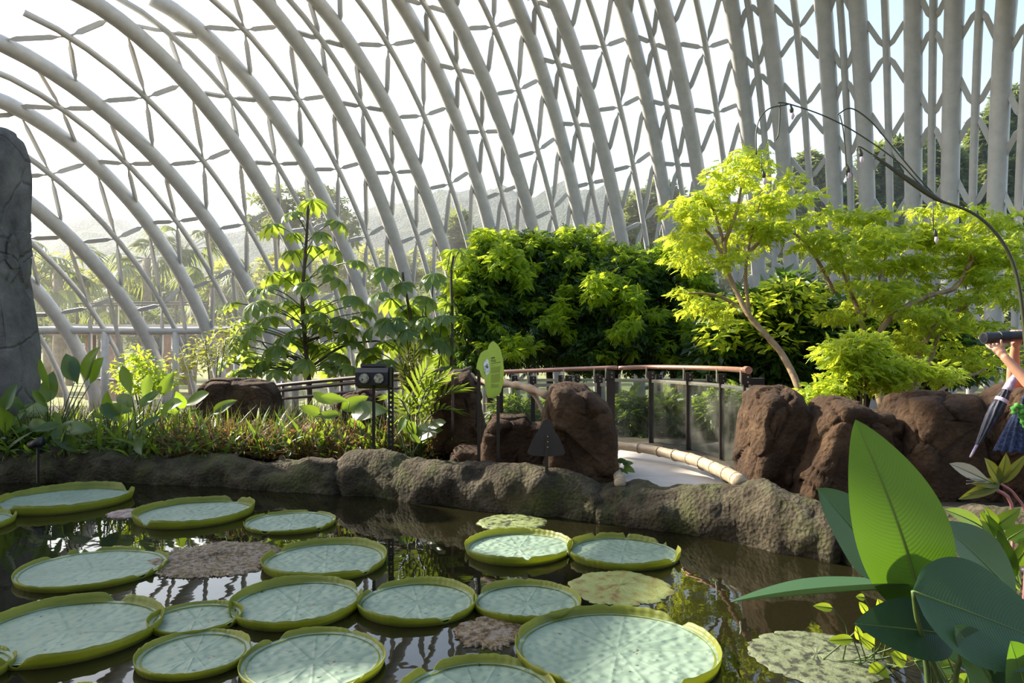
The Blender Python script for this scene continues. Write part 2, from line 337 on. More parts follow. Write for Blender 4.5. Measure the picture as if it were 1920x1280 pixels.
def pix(p): return (960 + p.x / p.y * F, 640 - (p.z - CAMZ) / p.y * F)
dome = empty('lattice_dome', (0, 31, -1.05))
tag(dome, 'huge grey steel lattice dome of curved tubes and short struts', 'dome')
def mean(a, b): return tuple((x + y) / 2 for x, y in zip(a, b))
def arch_pts(r, step=0.7, over=True):
    fn, Lt, _ = rib_line(r); bx, by, ph, A, H = r
    n = int(Lt / step); pts = [fn(Lt * i / n) for i in range(n + 1)]; pts[0].z = FOOT - 0.2
    d = Vector((-math.sin(R(ph)), -math.cos(R(ph)), 0)); top = pts[-1]; FL = 20.0
    if not over: return pts
    half = list(pts)
    for i in range(1, 9): half.append(top + d * FL * i / 9)
    far = [Vector((0, 0, 0)) + (top + d * FL) + (d * ((top - p).dot(d))) + Vector((0, 0, p.z - top.z)) for p in reversed(pts)]
    return half + far
for i, r in enumerate(RIB):
    t = (i - 2) / 20 * 2 - 1
    tube('main_rib', arch_pts(r, 0.7, i % 2 == 0), 0.255 if i < 16 else 0.265, M['steel'], dome, 12)
# node heights on the thin ribs between neighbouring main ribs, read as picture rows
NODES = [(340, 455), (340, 455), (327, 447), (327, 447), (203, 307), (183, 302), (183, 307), (187, 317), (200, 323), (217, 345), (247, 360), (283, 393), (233, 343), (310, 413), (197, 307), (90, 212), (133, 257), (203, 340), (140, 300), (97, 265), (45, 225), (7, 207), (30, 230), (30, 240)]
struts = []
for i in range(len(RIB) - 1):
    ra, rb = RIB[i], RIB[i + 1]; rt = mean(ra, rb)
    tube('thin_rib', arch_pts(rt, 0.9, False), 0.102 if i < 15 else 0.116, M['steel'], dome, 8)
    fn, Lt, (LL, arr) = rib_line(rt)
    pys = 640 - (arr[:, 2] - CAMZ) / arr[:, 1] * F
    kmax = int(np.argmin(pys))
    def arc_at(y): return float(np.interp(-y, -pys[:kmax + 1], LL[:kmax + 1]))
    y0, y1 = NODES[i]; a0, a1 = arc_at(y0), arc_at(y1); sp = max(2.2, min(3.6, a0 - a1)); k0 = math.floor(a0 / sp)
    fa, La, xa = rib_line(ra); fb, Lb, xb = rib_line(rb)
    def table(q):
        pyy = 640 - (q[1][:, 2] - CAMZ) / q[1][:, 1] * F; return q[0], 960 + q[1][:, 0] / q[1][:, 1] * F, pyy, int(np.argmin(pyy))
    ta, tb = table(xa), table(xb)
    for k in range(-k0, 9):
        ac = a0 + k * sp
        if ac < 0.9 or ac > Lt - 0.6: continue
        p = fn(ac); xn, yn = pix(p); arcs = {}
        for f2, tab in ((fa, ta), (fb, tb)):
            LL2, pxx, pyy, km = tab; x2 = float(np.interp(-yn, -pyy[:km + 1], pxx[:km + 1])); x3 = float(np.interp(-yn - 12, -pyy[:km + 1], pxx[:km + 1])); mslope = (x3 - x2) / 12
            fr_ = lerp(xn, [150, 970, 1300, 1490], [0.74, 0.43, 0.2, 0.0]); dy = 0 if abs(mslope) < 0.02 else fr_ * (xn - x2) / mslope
            arcs[f2] = float(np.interp(-(yn + max(-140, min(140, dy))), -pyy[:km + 1], LL2[:km + 1]))
        for f2, Lx in ((fa, La), (fb, Lb)):
            for sgn in (-1, 1):
                aa = arcs[f2] + sgn * 0.45 * sp
                if 0.5 < aa < Lx: struts.append((p, f2(aa)))
def strut_mesh():            # unit strut along +Y, spindle shaped
    v = []; st = [(0.03, 0.028, 0.028), (0.14, 0.025, 0.025), (0.24, 0.078, 0.04), (0.70, 0.078, 0.04), (0.80, 0.025, 0.025), (0.93, 0.028, 0.028)]
    for y, wx, wz in st: v += [(-wx, y, -wz), (wx, y, -wz), (wx, y, wz), (-wx, y, wz)]
    f = [(3, 2, 1, 0), (20, 21, 22, 23)]
    for i in range(5):
        for k in range(4): f.append((i * 4 + k, i * 4 + (k + 1) % 4, i * 4 + 4 + (k + 1) % 4, i * 4 + 4 + k))
    return mesh('strut', v, f, False)
sm = strut_mesh(); sm.materials.append(M['steel'])
def strut_mat(a, b):
    y = b - a; l = y.length; y = y / l; nrm = Vector((-0.5, -0.8, -0.4)); x = y.cross(nrm).normalized(); z = x.cross(y)
    m = Matrix((x, y * l, z)).transposed().to_4x4(); m.translation = a; return m
def inview(p):
    if p.y < 4: return False
    x, y = pix(p); return -40 < x < 1960 and -60 < y < 640
seen = sorted([s for s in struts if inview((s[0] + s[1]) / 2)], key=lambda s: -((s[1] - s[0]).length / ((s[0] + s[1]) / 2).y))
rest = seen[300:] + [s for s in struts if not inview((s[0] + s[1]) / 2)]
for a, b_ in seen[:300]:
    o = obj('strut', sm, None); o.matrix_basis = strut_mat(a, b_); setpar(o, dome)
tv = np.array([v.co for v in sm.vertices]); v = []; f = []
for a, b_ in rest:
    m = strut_mat(a, b_); n0 = len(v)
    v += [m @ Vector(p) for p in tv]; f += [tuple(x + n0 for x in p.vertices) for p in sm.polygons]
o = obj('far_strut', mesh('far_strut', v, f, False), M['steel'], dome); o['kind'] = 'stuff'
# ring beam low on the arches, and the feet posts
bp = []
for r in RIB[:16]:
    fn, Lt, (LL, arr) = rib_line(r); zz = 2.30
    i0 = int(np.argmax(arr[:, 2] > zz)); bp.append(Vector(arr[i0]))
tube('ring_beam', bp, 0.155, M['steel'], dome, 10)
for k in range(0, 15):
    q = (bp[k] + bp[k + 1]) / 2; tube('foot_post', [Vector((q.x, q.y, FOOT - 0.1)), q], 0.155, M['steel'], dome, 8)
# netting stretched over the outside
def net_mat():
    m, n, out = newmat('fine netting'); L = n.links.new
    d = node(n, 'ShaderNodeBsdfDiffuse'); d.inputs[0].default_value = (0.8, 0.8, 0.8, 1)
    t = node(n, 'ShaderNodeBsdfTranslucent'); t.inputs[0].default_value = (0.85, 0.85, 0.85, 1)
    a = node(n, 'ShaderNodeMixShader'); a.inputs[0].default_value = 0.6; L(d.outputs[0], a.inputs[1]); L(t.outputs[0], a.inputs[2])
    tr = node(n, 'ShaderNodeBsdfTransparent')
    tc = node(n, 'ShaderNodeTexCoord'); nz = node(n, 'ShaderNodeTexNoise', Scale=0.5, Detail=3); L(tc.outputs['Object'], nz.inputs['Vector'])
    mr = node(n, 'ShaderNodeMapRange'); mr.inputs[1].default_value = 0.3; mr.inputs[2].default_value = 0.7; mr.inputs[3].default_value = 0.03; mr.inputs[4].default_value = 0.09; L(nz.outputs[0], mr.inputs[0])
    x = node(n, 'ShaderNodeMixShader'); L(mr.outputs[0], x.inputs[0]); L(tr.outputs[0], x.inputs[1]); L(a.outputs[0], x.inputs[2]); L(x.outputs[0], out.inputs[0])
    return m
M['net'] = net_mat()
v = []; f = []; K = 26
for i, r in enumerate(RIB):
    bx, by, ph, A, H = r; u = Vector((math.sin(R(ph)), math.cos(R(ph)), 0))
    for k in range(K):
        p = rib_pt(r, k / (K - 1)); tt = k / (K - 1); v.append(p + u * 0.7 * (1 - tt) + Vector((0, 0, 0.62 * tt)))
for i in range(len(RIB) - 1):
    for k in range(K - 1): f.append((i * K + k, (i + 1) * K + k, (i + 1) * K + k + 1, i * K + k + 1))
obj('netting', mesh('netting', v, f), M['net'], dome)['kind'] = 'stuff'

# ================================================================ boulders and the stone column
def rockpoly(name, poly, D, T, mat, seed, amp=0.05, boxy=0.24, n=110, m=60, lean=0.0):
    """a boulder whose broad side has the given outline; T = half thickness in metres"""
    pts = [P(x, y, D) for x, y in poly]; c = sum(pts, Vector()) / len(pts)
    q = np.array([(p.x - c.x, p.z - c.z) for p in pts]); v = []
    def rad(a):
        d = np.array([math.cos(a), math.sin(a)]); best = 0.05
        for i in range(len(q)):
            p0, p1 = q[i], q[(i + 1) % len(q)]; e = p1 - p0; den = d[0] * e[1] - d[1] * e[0]
            if abs(den) < 1e-9: continue
            t = (p0[0] * e[1] - p0[1] * e[0]) / den; s = (p0[0] * d[1] - p0[1] * d[0]) / den
            if -1e-6 <= s <= 1 + 1e-6 and t > best: best = t
        return best
    rr = np.array([rad(2 * math.pi * i / n) for i in range(n)])
    rr = 0.12 * np.roll(rr, 1) + 0.76 * rr + 0.12 * np.roll(rr, -1)
    rings = []
    for j in range(1, m):
        ph = math.pi * j / m; sr = math.sin(ph) ** boxy; dy = -math.copysign(abs(math.cos(ph)) ** 0.8, math.cos(ph)) * T
        for i in range(n):
            a = 2 * math.pi * i / n
            x = rr[i] * sr * math.cos(a); z = rr[i] * sr * math.sin(a)
            p = Vector((c.x + x, c.y + dy + lean * z, c.z + z)); nr = Vector((x, dy * 1.2, z)).normalized()
            d = fbm(p + Vector((seed * 7, 0, seed)), 1.1, 5) * amp * 0.8 + fbm(p + Vector((0, seed * 3, 0)), 3.2, 4) * amp * 0.5
            # ledges: broken faces that step in and out
            d += (abs((fbm(p + Vector((seed, seed, 0)), 0.8, 2) * 3) % 1 - 0.5) - 0.25) * amp * 0.9
            vd, vp = noise.voronoi(p * 1.9 + Vector((seed * 3.1, fbm(p, 1.5, 2) * 0.4, 0)))
            d += noise.cell(vp[0] * 5.3 + Vector((seed, 0, 0))) * amp * 0.7 - amp * 0.9 * max(0, 1 - (vd[1] - vd[0]) / 0.10)
            v.append(p + nr * d)
    f = []
    for j in range(m - 2):
        for i in range(n): f.append((j * n + i, j * n + (i + 1) % n, (j + 1) * n + (i + 1) % n, (j + 1) * n + i))
    f.append(tuple(range(n - 1, -1, -1))); f.append(tuple(range((m - 2) * n, (m - 1) * n)))
    me = mesh(name, v, f); o = obj(name, me, mat)
    ct = Vector((c.x, c.y, min(p.z for p in pts))); me.transform(Matrix.Translation(-ct)); o.location = ct
    return o
WALL = 'boulders of the wall beyond the pond'
tag(rockpoly('boulder', [(1016, 850), (1018, 800), (1024, 745), (1032, 724), (1060, 720), (1095, 727), (1125, 744), (1143, 760), (1150, 800), (1155, 850), (1158, 915), (1100, 925), (1020, 925)], 8.8, 0.5, M['rock'], 2), 'tall rounded brown boulder left of the concrete path', 'boulder', WALL)
tag(rockpoly('boulder', [(1383, 935), (1390, 850), (1400, 780), (1407, 737), (1420, 727), (1470, 724), (1490, 735), (1504, 770), (1508, 820), (1500, 890), (1480, 940)], 8.4, 0.48, M['rock'], 3), 'upright brown boulder right of the path at the railing end', 'boulder', WALL)
tag(rockpoly('boulder', [(1462, 965), (1480, 885), (1505, 830), (1520, 775), (1545, 745), (1562, 738), (1610, 754), (1650, 768), (1668, 790), (1672, 850), (1680, 965)], 8.05, 0.52, M['rock'], 4), 'slanted brown boulder behind the tip of the big bright leaf', 'boulder', WALL)
tag(rockpoly('boulder', [(1660, 975), (1665, 850), (1674, 778), (1690, 741), (1720, 733), (1800, 732), (1820, 755), (1838, 782), (1848, 850), (1856, 975)], 7.85, 0.5, M['rock'], 5), 'broad flat-topped brown boulder right of the big bright leaf', 'boulder', WALL)
tag(rockpoly('boulder', [(1835, 975), (1832, 850), (1828, 770), (1850, 742), (1900, 716), (1990, 700), (2060, 760), (2080, 975)], 7.7, 0.5, M['rock'], 6), 'brown boulder behind the hanging umbrella at the right edge', 'boulder', WALL)
BED = 'rocks behind the floodlight and signs'
tag(rockpoly('rock', [(815, 850), (808, 760), (820, 715), (850, 697), (880, 699), (902, 735), (912, 800), (915, 850)], 10.4, 0.5, M['rock'], 7), 'upright brown rock behind the left post of the green sign', 'rock', BED)
tag(rockpoly('rock', [(896, 885), (900, 805), (920, 776), (985, 776), (1000, 792), (1032, 790), (1030, 885)], 9.35, 0.4, M['rock'], 8), 'shaded low rock between the green sign and the tall boulder', 'rock', BED)
tag(rockpoly('rock', [(838, 885), (845, 850), (865, 838), (905, 842), (925, 860), (930, 885)], 9.4, 0.28, M['rock'], 9), 'small rock at the foot of the green sign posts', 'rock', BED)
tag(rockpoly('rock', [(378, 790), (383, 722), (405, 709), (450, 708), (505, 716), (520, 735), (522, 790)], 12.0, 0.5, M['rock'], 10, 0.04), 'long brown log-like rock under the palmate leaves', 'rock', BED)
tag(rockpoly('rock', [(625, 790), (630, 748), (655, 736), (690, 732), (712, 744), (720, 790)], 11.2, 0.35, M['rock'], 11), 'rounded rock behind the floodlight', 'rock', BED)
col = [(-120, 860), (-110, 300), (-70, 245), (-30, 238), (8, 239), (31, 249), (40, 290), (36, 325), (26, 345), (33, 420), (36, 480), (35, 520), (24, 555), (40, 595), (50, 640), (54, 700), (60, 860)]
tag(rockpoly('stone_pillar', col, 11.5, 0.45, M['stone'], 12, 0.05, 0.4, 150, 50), 'tall cracked grey stone pillar at the left edge', 'pillar')
wl = rockpoly('sun_blocker_left', [(-150, 860), (-145, 300), (-200, 180), (-300, 20), (-420, -160), (-620, -330), (-1000, -450), (-1500, -480), (-2050, -450), (-2050, 860)], 11.8, 0.6, M['stone'], 15, 0.10, 0.35, 150, 40)  # out of view, added and raised to keep sun off the left pads
struct(wl, 'high grey rock face added unseen beyond the left edge to shade the pads')

# ================================================================ giant lily pads
def pad_mats():
    m, n, out = newmat('lily pad floor'); L = n.links.new
    uv = node(n, 'ShaderNodeUVMap', uv_map='uv'); sp = node(n, 'ShaderNodeSeparateXYZ'); L(uv.outputs[0], sp.inputs[0])
    tc = node(n, 'ShaderNodeTexCoord'); oi = node(n, 'ShaderNodeObjectInfo')
    vo = node(n, 'ShaderNodeTexVoronoi', Scale=17.0); vo.feature = 'SMOOTH_F1'; L(tc.outputs['Object'], vo.inputs['Vector'])
    ml = node(n, 'ShaderNodeMath', operation='MULTIPLY'); L(sp.outputs[0], ml.inputs[0]); ml.inputs[1].default_value = 6.283 * 7
    sn = node(n, 'ShaderNodeMath', operation='SINE'); L(ml.outputs[0], sn.inputs[0]); ab = node(n, 'ShaderNodeMath', operation='ABSOLUTE'); L(sn.outputs[0], ab.inputs[0])
    mu = node(n, 'ShaderNodeMath', operation='MULTIPLY'); L(ab.outputs[0], mu.inputs[0]); L(sp.outputs[1], mu.inputs[1])
    mr = node(n, 'ShaderNodeMapRange'); mr.inputs[1].default_value = 0.0; mr.inputs[2].default_value = 0.22; L(mu.outputs[0], mr.inputs[0])
    hh = node(n, 'ShaderNodeMath', operation='MULTIPLY_ADD'); L(mr.outputs[0], hh.inputs[0]); hh.inputs[1].default_value = 0.12; L(vo.outputs['Distance'], hh.inputs[2])
    iv = node(n, 'ShaderNodeMath', operation='MULTIPLY'); L(hh.outputs[0], iv.inputs[0]); iv.inputs[1].default_value = -1.0
    bp = node(n, 'ShaderNodeBump', Strength=0.75, Distance=0.03); L(iv.outputs[0], bp.inputs['Height'])
    nz = node(n, 'ShaderNodeTexNoise', Scale=2.0, Detail=5); L(tc.outputs['Object'], nz.inputs['Vector'])
    col = ramp(n, nz.outputs[0], [(0.3, (0.135, 0.195, 0.135)), (0.7, (0.195, 0.26, 0.185))])
    dn = node(n, 'ShaderNodeTexNoise', Scale=13.0, Detail=3, Roughness=0.75); L(tc.outputs['Object'], dn.inputs['Vector'])
    df = ramp(n, dn.outputs[0], [(0.66, (0, 0, 0)), (0.685, (1, 1, 1))])
    mm = node(n, 'ShaderNodeMix', data_type='RGBA'); L(df, mm.inputs[0]); L(col, mm.inputs[6]); mm.inputs[7].default_value = (0.04, 0.035, 0.02, 1)
    b = node(n, 'ShaderNodeBsdfPrincipled', Roughness=0.58); b.inputs['Specular IOR Level'].default_value = 0.5
    L(mm.outputs[2], b.inputs['Base Color']); L(bp.outputs[0], b.inputs['Normal']); L(b.outputs[0], out.inputs[0])
    M['padfloor'] = m
    m, n, out = newmat('lily pad rim'); L = n.links.new
    uv = node(n, 'ShaderNodeUVMap', uv_map='uv'); sp = node(n, 'ShaderNodeSeparateXYZ'); L(uv.outputs[0], sp.inputs[0])
    tc = node(n, 'ShaderNodeTexCoord'); nz = node(n, 'ShaderNodeTexNoise', Scale=3.5, Detail=4); L(tc.outputs['Object'], nz.inputs['Vector'])
    ml = node(n, 'ShaderNodeMath', operation='MULTIPLY'); L(sp.outputs[0], ml.inputs[0]); ml.inputs[1].default_value = 6.283 * 55
    sn = node(n, 'ShaderNodeMath', operation='SINE'); L(ml.outputs[0], sn.inputs[0])
    bp = node(n, 'ShaderNodeBump', Strength=0.2, Distance=0.006); L(sn.outputs[0], bp.inputs['Height'])
    c1 = ramp(n, nz.outputs[0], [(0.35, (0.15, 0.18, 0.02)), (0.7, (0.28, 0.29, 0.035))])
    # reddish where the rim meets the water (outside, low)
    rd = ramp(n, sp.outputs[1], [(0.0, (1, 1, 1)), (0.30, (0, 0, 0))])
    mm = node(n, 'ShaderNodeMix', data_type='RGBA'); L(rd, mm.inputs[0]); L(c1, mm.inputs[6]); mm.inputs[7].default_value = (0.17, 0.095, 0.05, 1)
    b = node(n, 'ShaderNodeBsdfPrincipled', Roughness=0.5); t = node(n, 'ShaderNodeBsdfTranslucent'); t.inputs[0].default_value = (0.46, 0.50, 0.03, 1)
    L(mm.outputs[2], b.inputs['Base Color']); L(bp.outputs[0], b.inputs['Normal'])
    x = node(n, 'ShaderNodeMixShader'); x.inputs[0].default_value = 0.42; L(b.outputs[0], x.inputs[1]); L(t.outputs[0], x.inputs[2]); L(x.outputs[0], out.inputs[0])
    M['padrim'] = m
pad_mats()
M['old_brown'] = surf('decaying pad, brown and yellow', [(0.42, (0.04, 0.022, 0.016)), (0.5, (0.20, 0.13, 0.035)), (0.6, (0.25, 0.215, 0.20))], 26, 0.5, 0, 0.9, 60, dist=0.02, grit=0.7)
M['old_pink'] = surf('decaying pad, pinkish grey', [(0.4, (0.16, 0.10, 0.085)), (0.6, (0.34, 0.27, 0.24))], 12, 0.5, 0, 0.6, 40)
M['old_green'] = surf('decaying pad, speckled green', [(0.42, (0.03, 0.03, 0.015)), (0.48, (0.14, 0.17, 0.05)), (0.65, (0.22, 0.26, 0.10))], 14, 0.5, 0, 0.6, 40)
M['old_yellow'] = surf('decaying pad, yellow green', [(0.36, (0.16, 0.08, 0.02)), (0.46, (0.22, 0.22, 0.05)), (0.65, (0.25, 0.29, 0.10))], 9, 0.5, 0, 0.6, 40)
M['old_grey'] = surf('decaying pad, grey green', [(0.42, (0.03, 0.03, 0.015)), (0.48, (0.11, 0.125, 0.055)), (0.65, (0.17, 0.19, 0.10))], 17, 0.5, 0, 0.6, 40)
GP = 'giant lily pads on the pond'
def place(x0, x1, yb):
    df = CAMZ * F / (yb - 640); k = (x1 - x0) / 2 / F; Rr = k * df / (1 - k); d = df + Rr; return Vector((((x0 + x1) / 2 - 960) / F * d, d, 0)), Rr
def lily(x0, x1, yb, label, seed, hrel=0.16, notch=(4.4, 1.3), ragged=0.0, sq=1.0):
    c, Rr = place(x0, x1, yb); r = random.Random(seed); h = min(0.105, max(0.05, hrel * Rr)); n = 120
    t = empty('lily_pad', c); tag(t, label, 'lily pad', GP)
    ph = [r.uniform(0, 6.28) for _ in range(4)]
    def rad(a): return Rr * (1 + 0.018 * math.sin(2 * a + ph[0]) + 0.012 * math.sin(3 * a + ph[1]))
    def hh(a):
        q = 1 + 0.10 * math.sin(2 * a + ph[2]) + 0.04 * math.sin(3 * a + ph[3])
        for nn in notch: d = (a - nn + math.pi) % (2 * math.pi) - math.pi; q *= 1 - 0.85 * math.exp(-(d / 0.10) ** 2)
        q *= 1 + 0.10 * noise.noise(Vector((math.cos(a) * 9, math.sin(a) * 9, seed * 2.3))) + 0.08 * noise.noise(Vector((math.cos(a) * 30, math.sin(a) * 30, seed * 1.3)))
        if ragged:
            s = noise.noise(Vector((math.cos(a) * 2.6, math.sin(a) * 2.6, seed * 1.7))) + 0.5 * noise.noise(Vector((math.cos(a) * 11, math.sin(a) * 11, seed)))
            if s > 0.55 - ragged * 0.4: q *= max(0.15, 1 - (s - (0.55 - ragged * 0.4)) * 4)
        return max(0.1, q) * h
    v = [(0, 0, 0.016)]; uvs = [(0, 0)]; f = []; rings = 14
    for j in range(1, rings + 1):
        for i in range(n):
            a = 2 * math.pi * i / n; q = j / rings; rr = rad(a) * q
            v.append((rr * math.cos(a), rr * math.sin(a), 0.016 + 0.006 * noise.noise(Vector((rr * math.cos(a) * 4, rr * math.sin(a) * 4, seed))) + 0.012 * max(0, q - 0.9) * 10)); uvs.append((i / n, q))
    for i in range(n): f.append((0, 1 + i, 1 + (i + 1) % n))
    for j in range(rings - 1):
        for i in range(n): f.append((1 + j * n + i, 1 + (j + 1) * n + i, 1 + (j + 1) * n + (i + 1) % n, 1 + j * n + (i + 1) % n))
    me = mesh('pad_floor', v, f, True, uvs); obj('pad_floor', me, M['padfloor'], None).parent = t
    # rim: inside up, over the lip, outside down into the water
    v = []; uvs = []; f = []; prof = [(-0.030, 0.012, 0.35), (-0.012, 0.30, 0.5), (-0.004, 0.65, 0.8), (0.001, 0.98, 1.0), (0.005, 1.0, 1.0), (0.006, 0.65, 0.75), (0.004, 0.3, 0.35), (-0.006, -0.22, 0.0)]; K = len(prof)
    for i in range(n + 1):
        a = 2 * math.pi * (i % n) / n; ht = hh(a); fl = 1 + 0.5 * noise.noise(Vector((a * 1.3, seed, 0)))
        for dr, z, vv in prof:
            rr = rad(a) + dr + 0.16 * ht * max(0, z) * fl; v.append((rr * math.cos(a), rr * math.sin(a), z * ht if z > 0.1 else (0.028 if z > 0 else -0.02))); uvs.append((i / n, vv))
    for i in range(n):
        for k in range(K - 1): f.append((i * K + k, i * K + k + 1, (i + 1) * K + k + 1, (i + 1) * K + k))
    me = mesh('pad_rim', v, f, True, uvs); obj('pad_rim', me, M['padrim'], None).parent = t
    return t
lily(12, 232, 967, 'farthest giant lily pad at the left, below the dark rim', 1, notch=(4.35, 0.9))
lily(263, 467, 992, 'far giant lily pad between a pinkish rotten pad and a small pad', 2, notch=(4.25, 1.2), ragged=0.3)
lily(466, 625, 1003, 'smallest far giant lily pad with a thin low rim', 3, 0.11, ragged=0.3)
lily(50, 297, 1112, 'flat giant lily pad left of the brown rotten pad, low rim', 4, 0.10, notch=(2.6, 5.9), ragged=0.35)
lily(498, 723, 1092, 'giant lily pad right of the brown rotten pad', 5, 0.15, notch=(5.6, 2.7))
lily(438, 676, 1183, 'giant lily pad with a torn front rim in the middle of a row of three', 6, notch=(3.9, 0.6), ragged=0.25)
lily(-28, 284, 1257, 'very large quilted giant lily pad cut by the left edge', 7, 0.15, notch=(4.75, 1.5))
lily(288, 446, 1197, 'small deep-rimmed lily pad with a reddish outside, upper of two', 8, 0.16, notch=(5.9,))
lily(265, 464, 1278, 'small lily pad with a reddish outside, lower of two', 9, 0.16, notch=(0.4,))
lily(457, 719, 1308, 'large giant lily pad at the bottom edge left of the middle', 10, 0.13, notch=(2.4, 5.4), ragged=0.3)
lily(675, 890, 1176, 'giant lily pad with a tall closed rim left of the sunlit one', 11, notch=(2.55, 5.3))
lily(891, 1086, 1172, 'sunlit giant lily pad touching the largest pad', 12, 0.17, notch=(9.0,))
lily(975, 1340, 1312, 'largest giant lily pad with deep quilting at the bottom', 13, 0.13, notch=(4.25, 0.7), ragged=0.15)
lily(752, 1040, 1390, 'giant lily pad cut off by the bottom edge beside the largest', 14, 0.16, notch=(2.35, 0.9))
lily(874, 1071, 1061, 'round giant lily pad under the flat green floating pad', 15, notch=(5.9,), ragged=0.1)
lily(1068, 1268, 1071, 'sunlit giant lily pad with a torn right-hand rim near the rim stones', 16, notch=(0.6, 5.6), ragged=0.45)
lily(-150, 13, 1007, 'lily pad barely showing at the left edge', 17, notch=(1.0,))
lily(-160, 9, 1300, 'lily pad just cut by the bottom left corner', 18, notch=(1.0,))
def old(x0, x1, yb, mat, label, seed, rag=0.10, lump=0.006):
    c, Rr = place(x0, x1, yb); n = 150; v = [(0, 0, 0.014)]; f = []; rings = 16
    for j in range(1, rings + 1):
        for i in range(n):
            a = 2 * math.pi * i / n; q = j / rings
            e = rag * (noise.noise(Vector((math.cos(a) * 2.2, math.sin(a) * 2.2, seed))) + 0.7 * noise.noise(Vector((math.cos(a) * 9, math.sin(a) * 9, seed + 3))) + 0.5 * noise.noise(Vector((math.cos(a) * 25, math.sin(a) * 25, seed + 5))))
            rr = Rr * q * (0.95 + e * q * q)
            x, y = rr * math.cos(a), rr * math.sin(a)
            z = 0.012 + lump * (1 + noise.noise(Vector((x * 18, y * 18, seed)))) * (1.15 - q) + lump * 0.6 * abs(math.sin(a * 9)) * (1 - q)
            v.append((x, y, z if j < rings else 0.002))
    for i in range(n): f.append((0, 1 + i, 1 + (i + 1) % n))
    for j in range(rings - 1):
        for i in range(n): f.append((1 + j * n + i, 1 + (j + 1) * n + i, 1 + (j + 1) * n + (i + 1) % n, 1 + j * n + (i + 1) % n))
    o = obj('dying_lily_pad', mesh('dying_lily_pad', v, f), M[mat]); o.location = c
    tag(o, label, 'lily pad', 'flat dying lily pads'); return o
sp_pad = old(284, 527, 1087, 'old_brown', 'flat spiky brown and yellow rotten lily pad', 21, 0.12, 0.02)
old(203, 283, 972, 'old_pink', 'small pinkish rotten lily pad between two far pads', 22)
old(893, 1027, 997, 'old_green', 'flat speckled green floating pad nearest the rim stones', 23, 0.13)
old(1060, 1264, 1138, 'old_yellow', 'flat yellow green dying pad with a ragged yellow edge', 24, 0.10)
old(846, 994, 1217, 'old_brown', 'small brown rotten scrap of pad left of the largest pad', 25, 0.25)
old(1402, 1660, 1292, 'old_grey', 'flat grey green dying pad beside the big leaves', 26, 0.08)
lily(98, 184, 1340, 'small reddish young pad just showing at the bottom edge on the left', 19, 0.3, notch=(9.0,))
# the spiky ribs that stand up all over the rotten pad
M['spine'] = surf('pale spines', [(0.42, (0.22, 0.14, 0.04)), (0.52, (0.36, 0.29, 0.12)), (0.6, (0.42, 0.38, 0.40))], 9, 0.6, 0, 0.1, 60)
Rs = place(284, 527, 1087)[1]; v = []; f = []; rs = random.Random(4)
for i in range(1500):
    q = math.sqrt(rs.random()) * 0.95; a = rs.random() * 6.283; a = round(a * 9) / 9 * 0.35 + a * 0.65 if q < 0.7 else a; x, y = Rs * q * math.cos(a), Rs * q * math.sin(a); h = 0.016 + 0.028 * rs.random() * (1.1 - q); n0 = len(v); wd = 0.010
    ux, uy = math.cos(a), math.sin(a)
    v += [(x - ux * wd * 1.6, y - uy * wd * 1.6, 0.008), (x + ux * wd * 1.6, y + uy * wd * 1.6, 0.008), (x - uy * wd * .6, y + ux * wd * .6, 0.008), (x + uy * wd * .6, y - ux * wd * .6, 0.008), (x + rs.uniform(-.006, .006), y, h)]
    f += [(n0, n0 + 2, n0 + 4), (n0 + 2, n0 + 1, n0 + 4), (n0 + 1, n0 + 3, n0 + 4), (n0 + 3, n0, n0 + 4)]
o = obj('spines', mesh('spines', v, f, False), M['spine']); o.parent = sp_pad; o['kind'] = 'stuff'

# ================================================================ railing, bamboo edging
def glass_mat():
    m, n, out = newmat('dusty glass'); L = n.links.new
    tr = node(n, 'ShaderNodeBsdfTransparent'); tr.inputs[0].default_value = (0.86, 0.89, 0.86, 1)
    gl = node(n, 'ShaderNodeBsdfGlossy', Roughness=0.03); gl.inputs[0].default_value = (1, 1, 1, 1)
    lw = node(n, 'ShaderNodeLayerWeight', Blend=0.5); fr = node(n, 'ShaderNodeMath', operation='POWER'); L(lw.outputs['Facing'], fr.inputs[0]); fr.inputs[1].default_value = 4.0
    f2 = node(n, 'ShaderNodeMath', operation='MULTIPLY_ADD'); L(fr.outputs[0], f2.inputs[0]); f2.inputs[1].default_value = 0.5; f2.inputs[2].default_value = 0.03
    a = node(n, 'ShaderNodeMixShader'); L(f2.outputs[0], a.inputs[0]); L(tr.outputs[0], a.inputs[1]); L(gl.outputs[0], a.inputs[2])
    df = node(n, 'ShaderNodeBsdfDiffuse'); df.inputs[0].default_value = (0.5, 0.48, 0.42, 1)
    tc = node(n, 'ShaderNodeTexCoord'); nz = node(n, 'ShaderNodeTexNoise', Scale=2.5, Detail=5); L(tc.outputs['Object'], nz.inputs['Vector'])
    mr = node(n, 'ShaderNodeMapRange'); mr.inputs[1].default_value = 0.45; mr.inputs[2].default_value = 0.75; mr.inputs[3].default_value = 0.01; mr.inputs[4].default_value = 0.07; L(nz.outputs[0], mr.inputs[0])
    b = node(n, 'ShaderNodeMixShader'); L(mr.outputs[0], b.inputs[0]); L(a.outputs[0], b.inputs[1]); L(df.outputs[0], b.inputs[2]); L(b.outputs[0], out.inputs[0])
    return m
M['glass'] = glass_mat()
def vertpost(mb, px, y0, y1, D, wpx, th=0.04):
    a, b = P(px, y0, D), P(px, y1, D); a.y = b.y = D
    mb.box((a + b) / 2, (wpx / F * D, th, abs(a.z - b.z)))
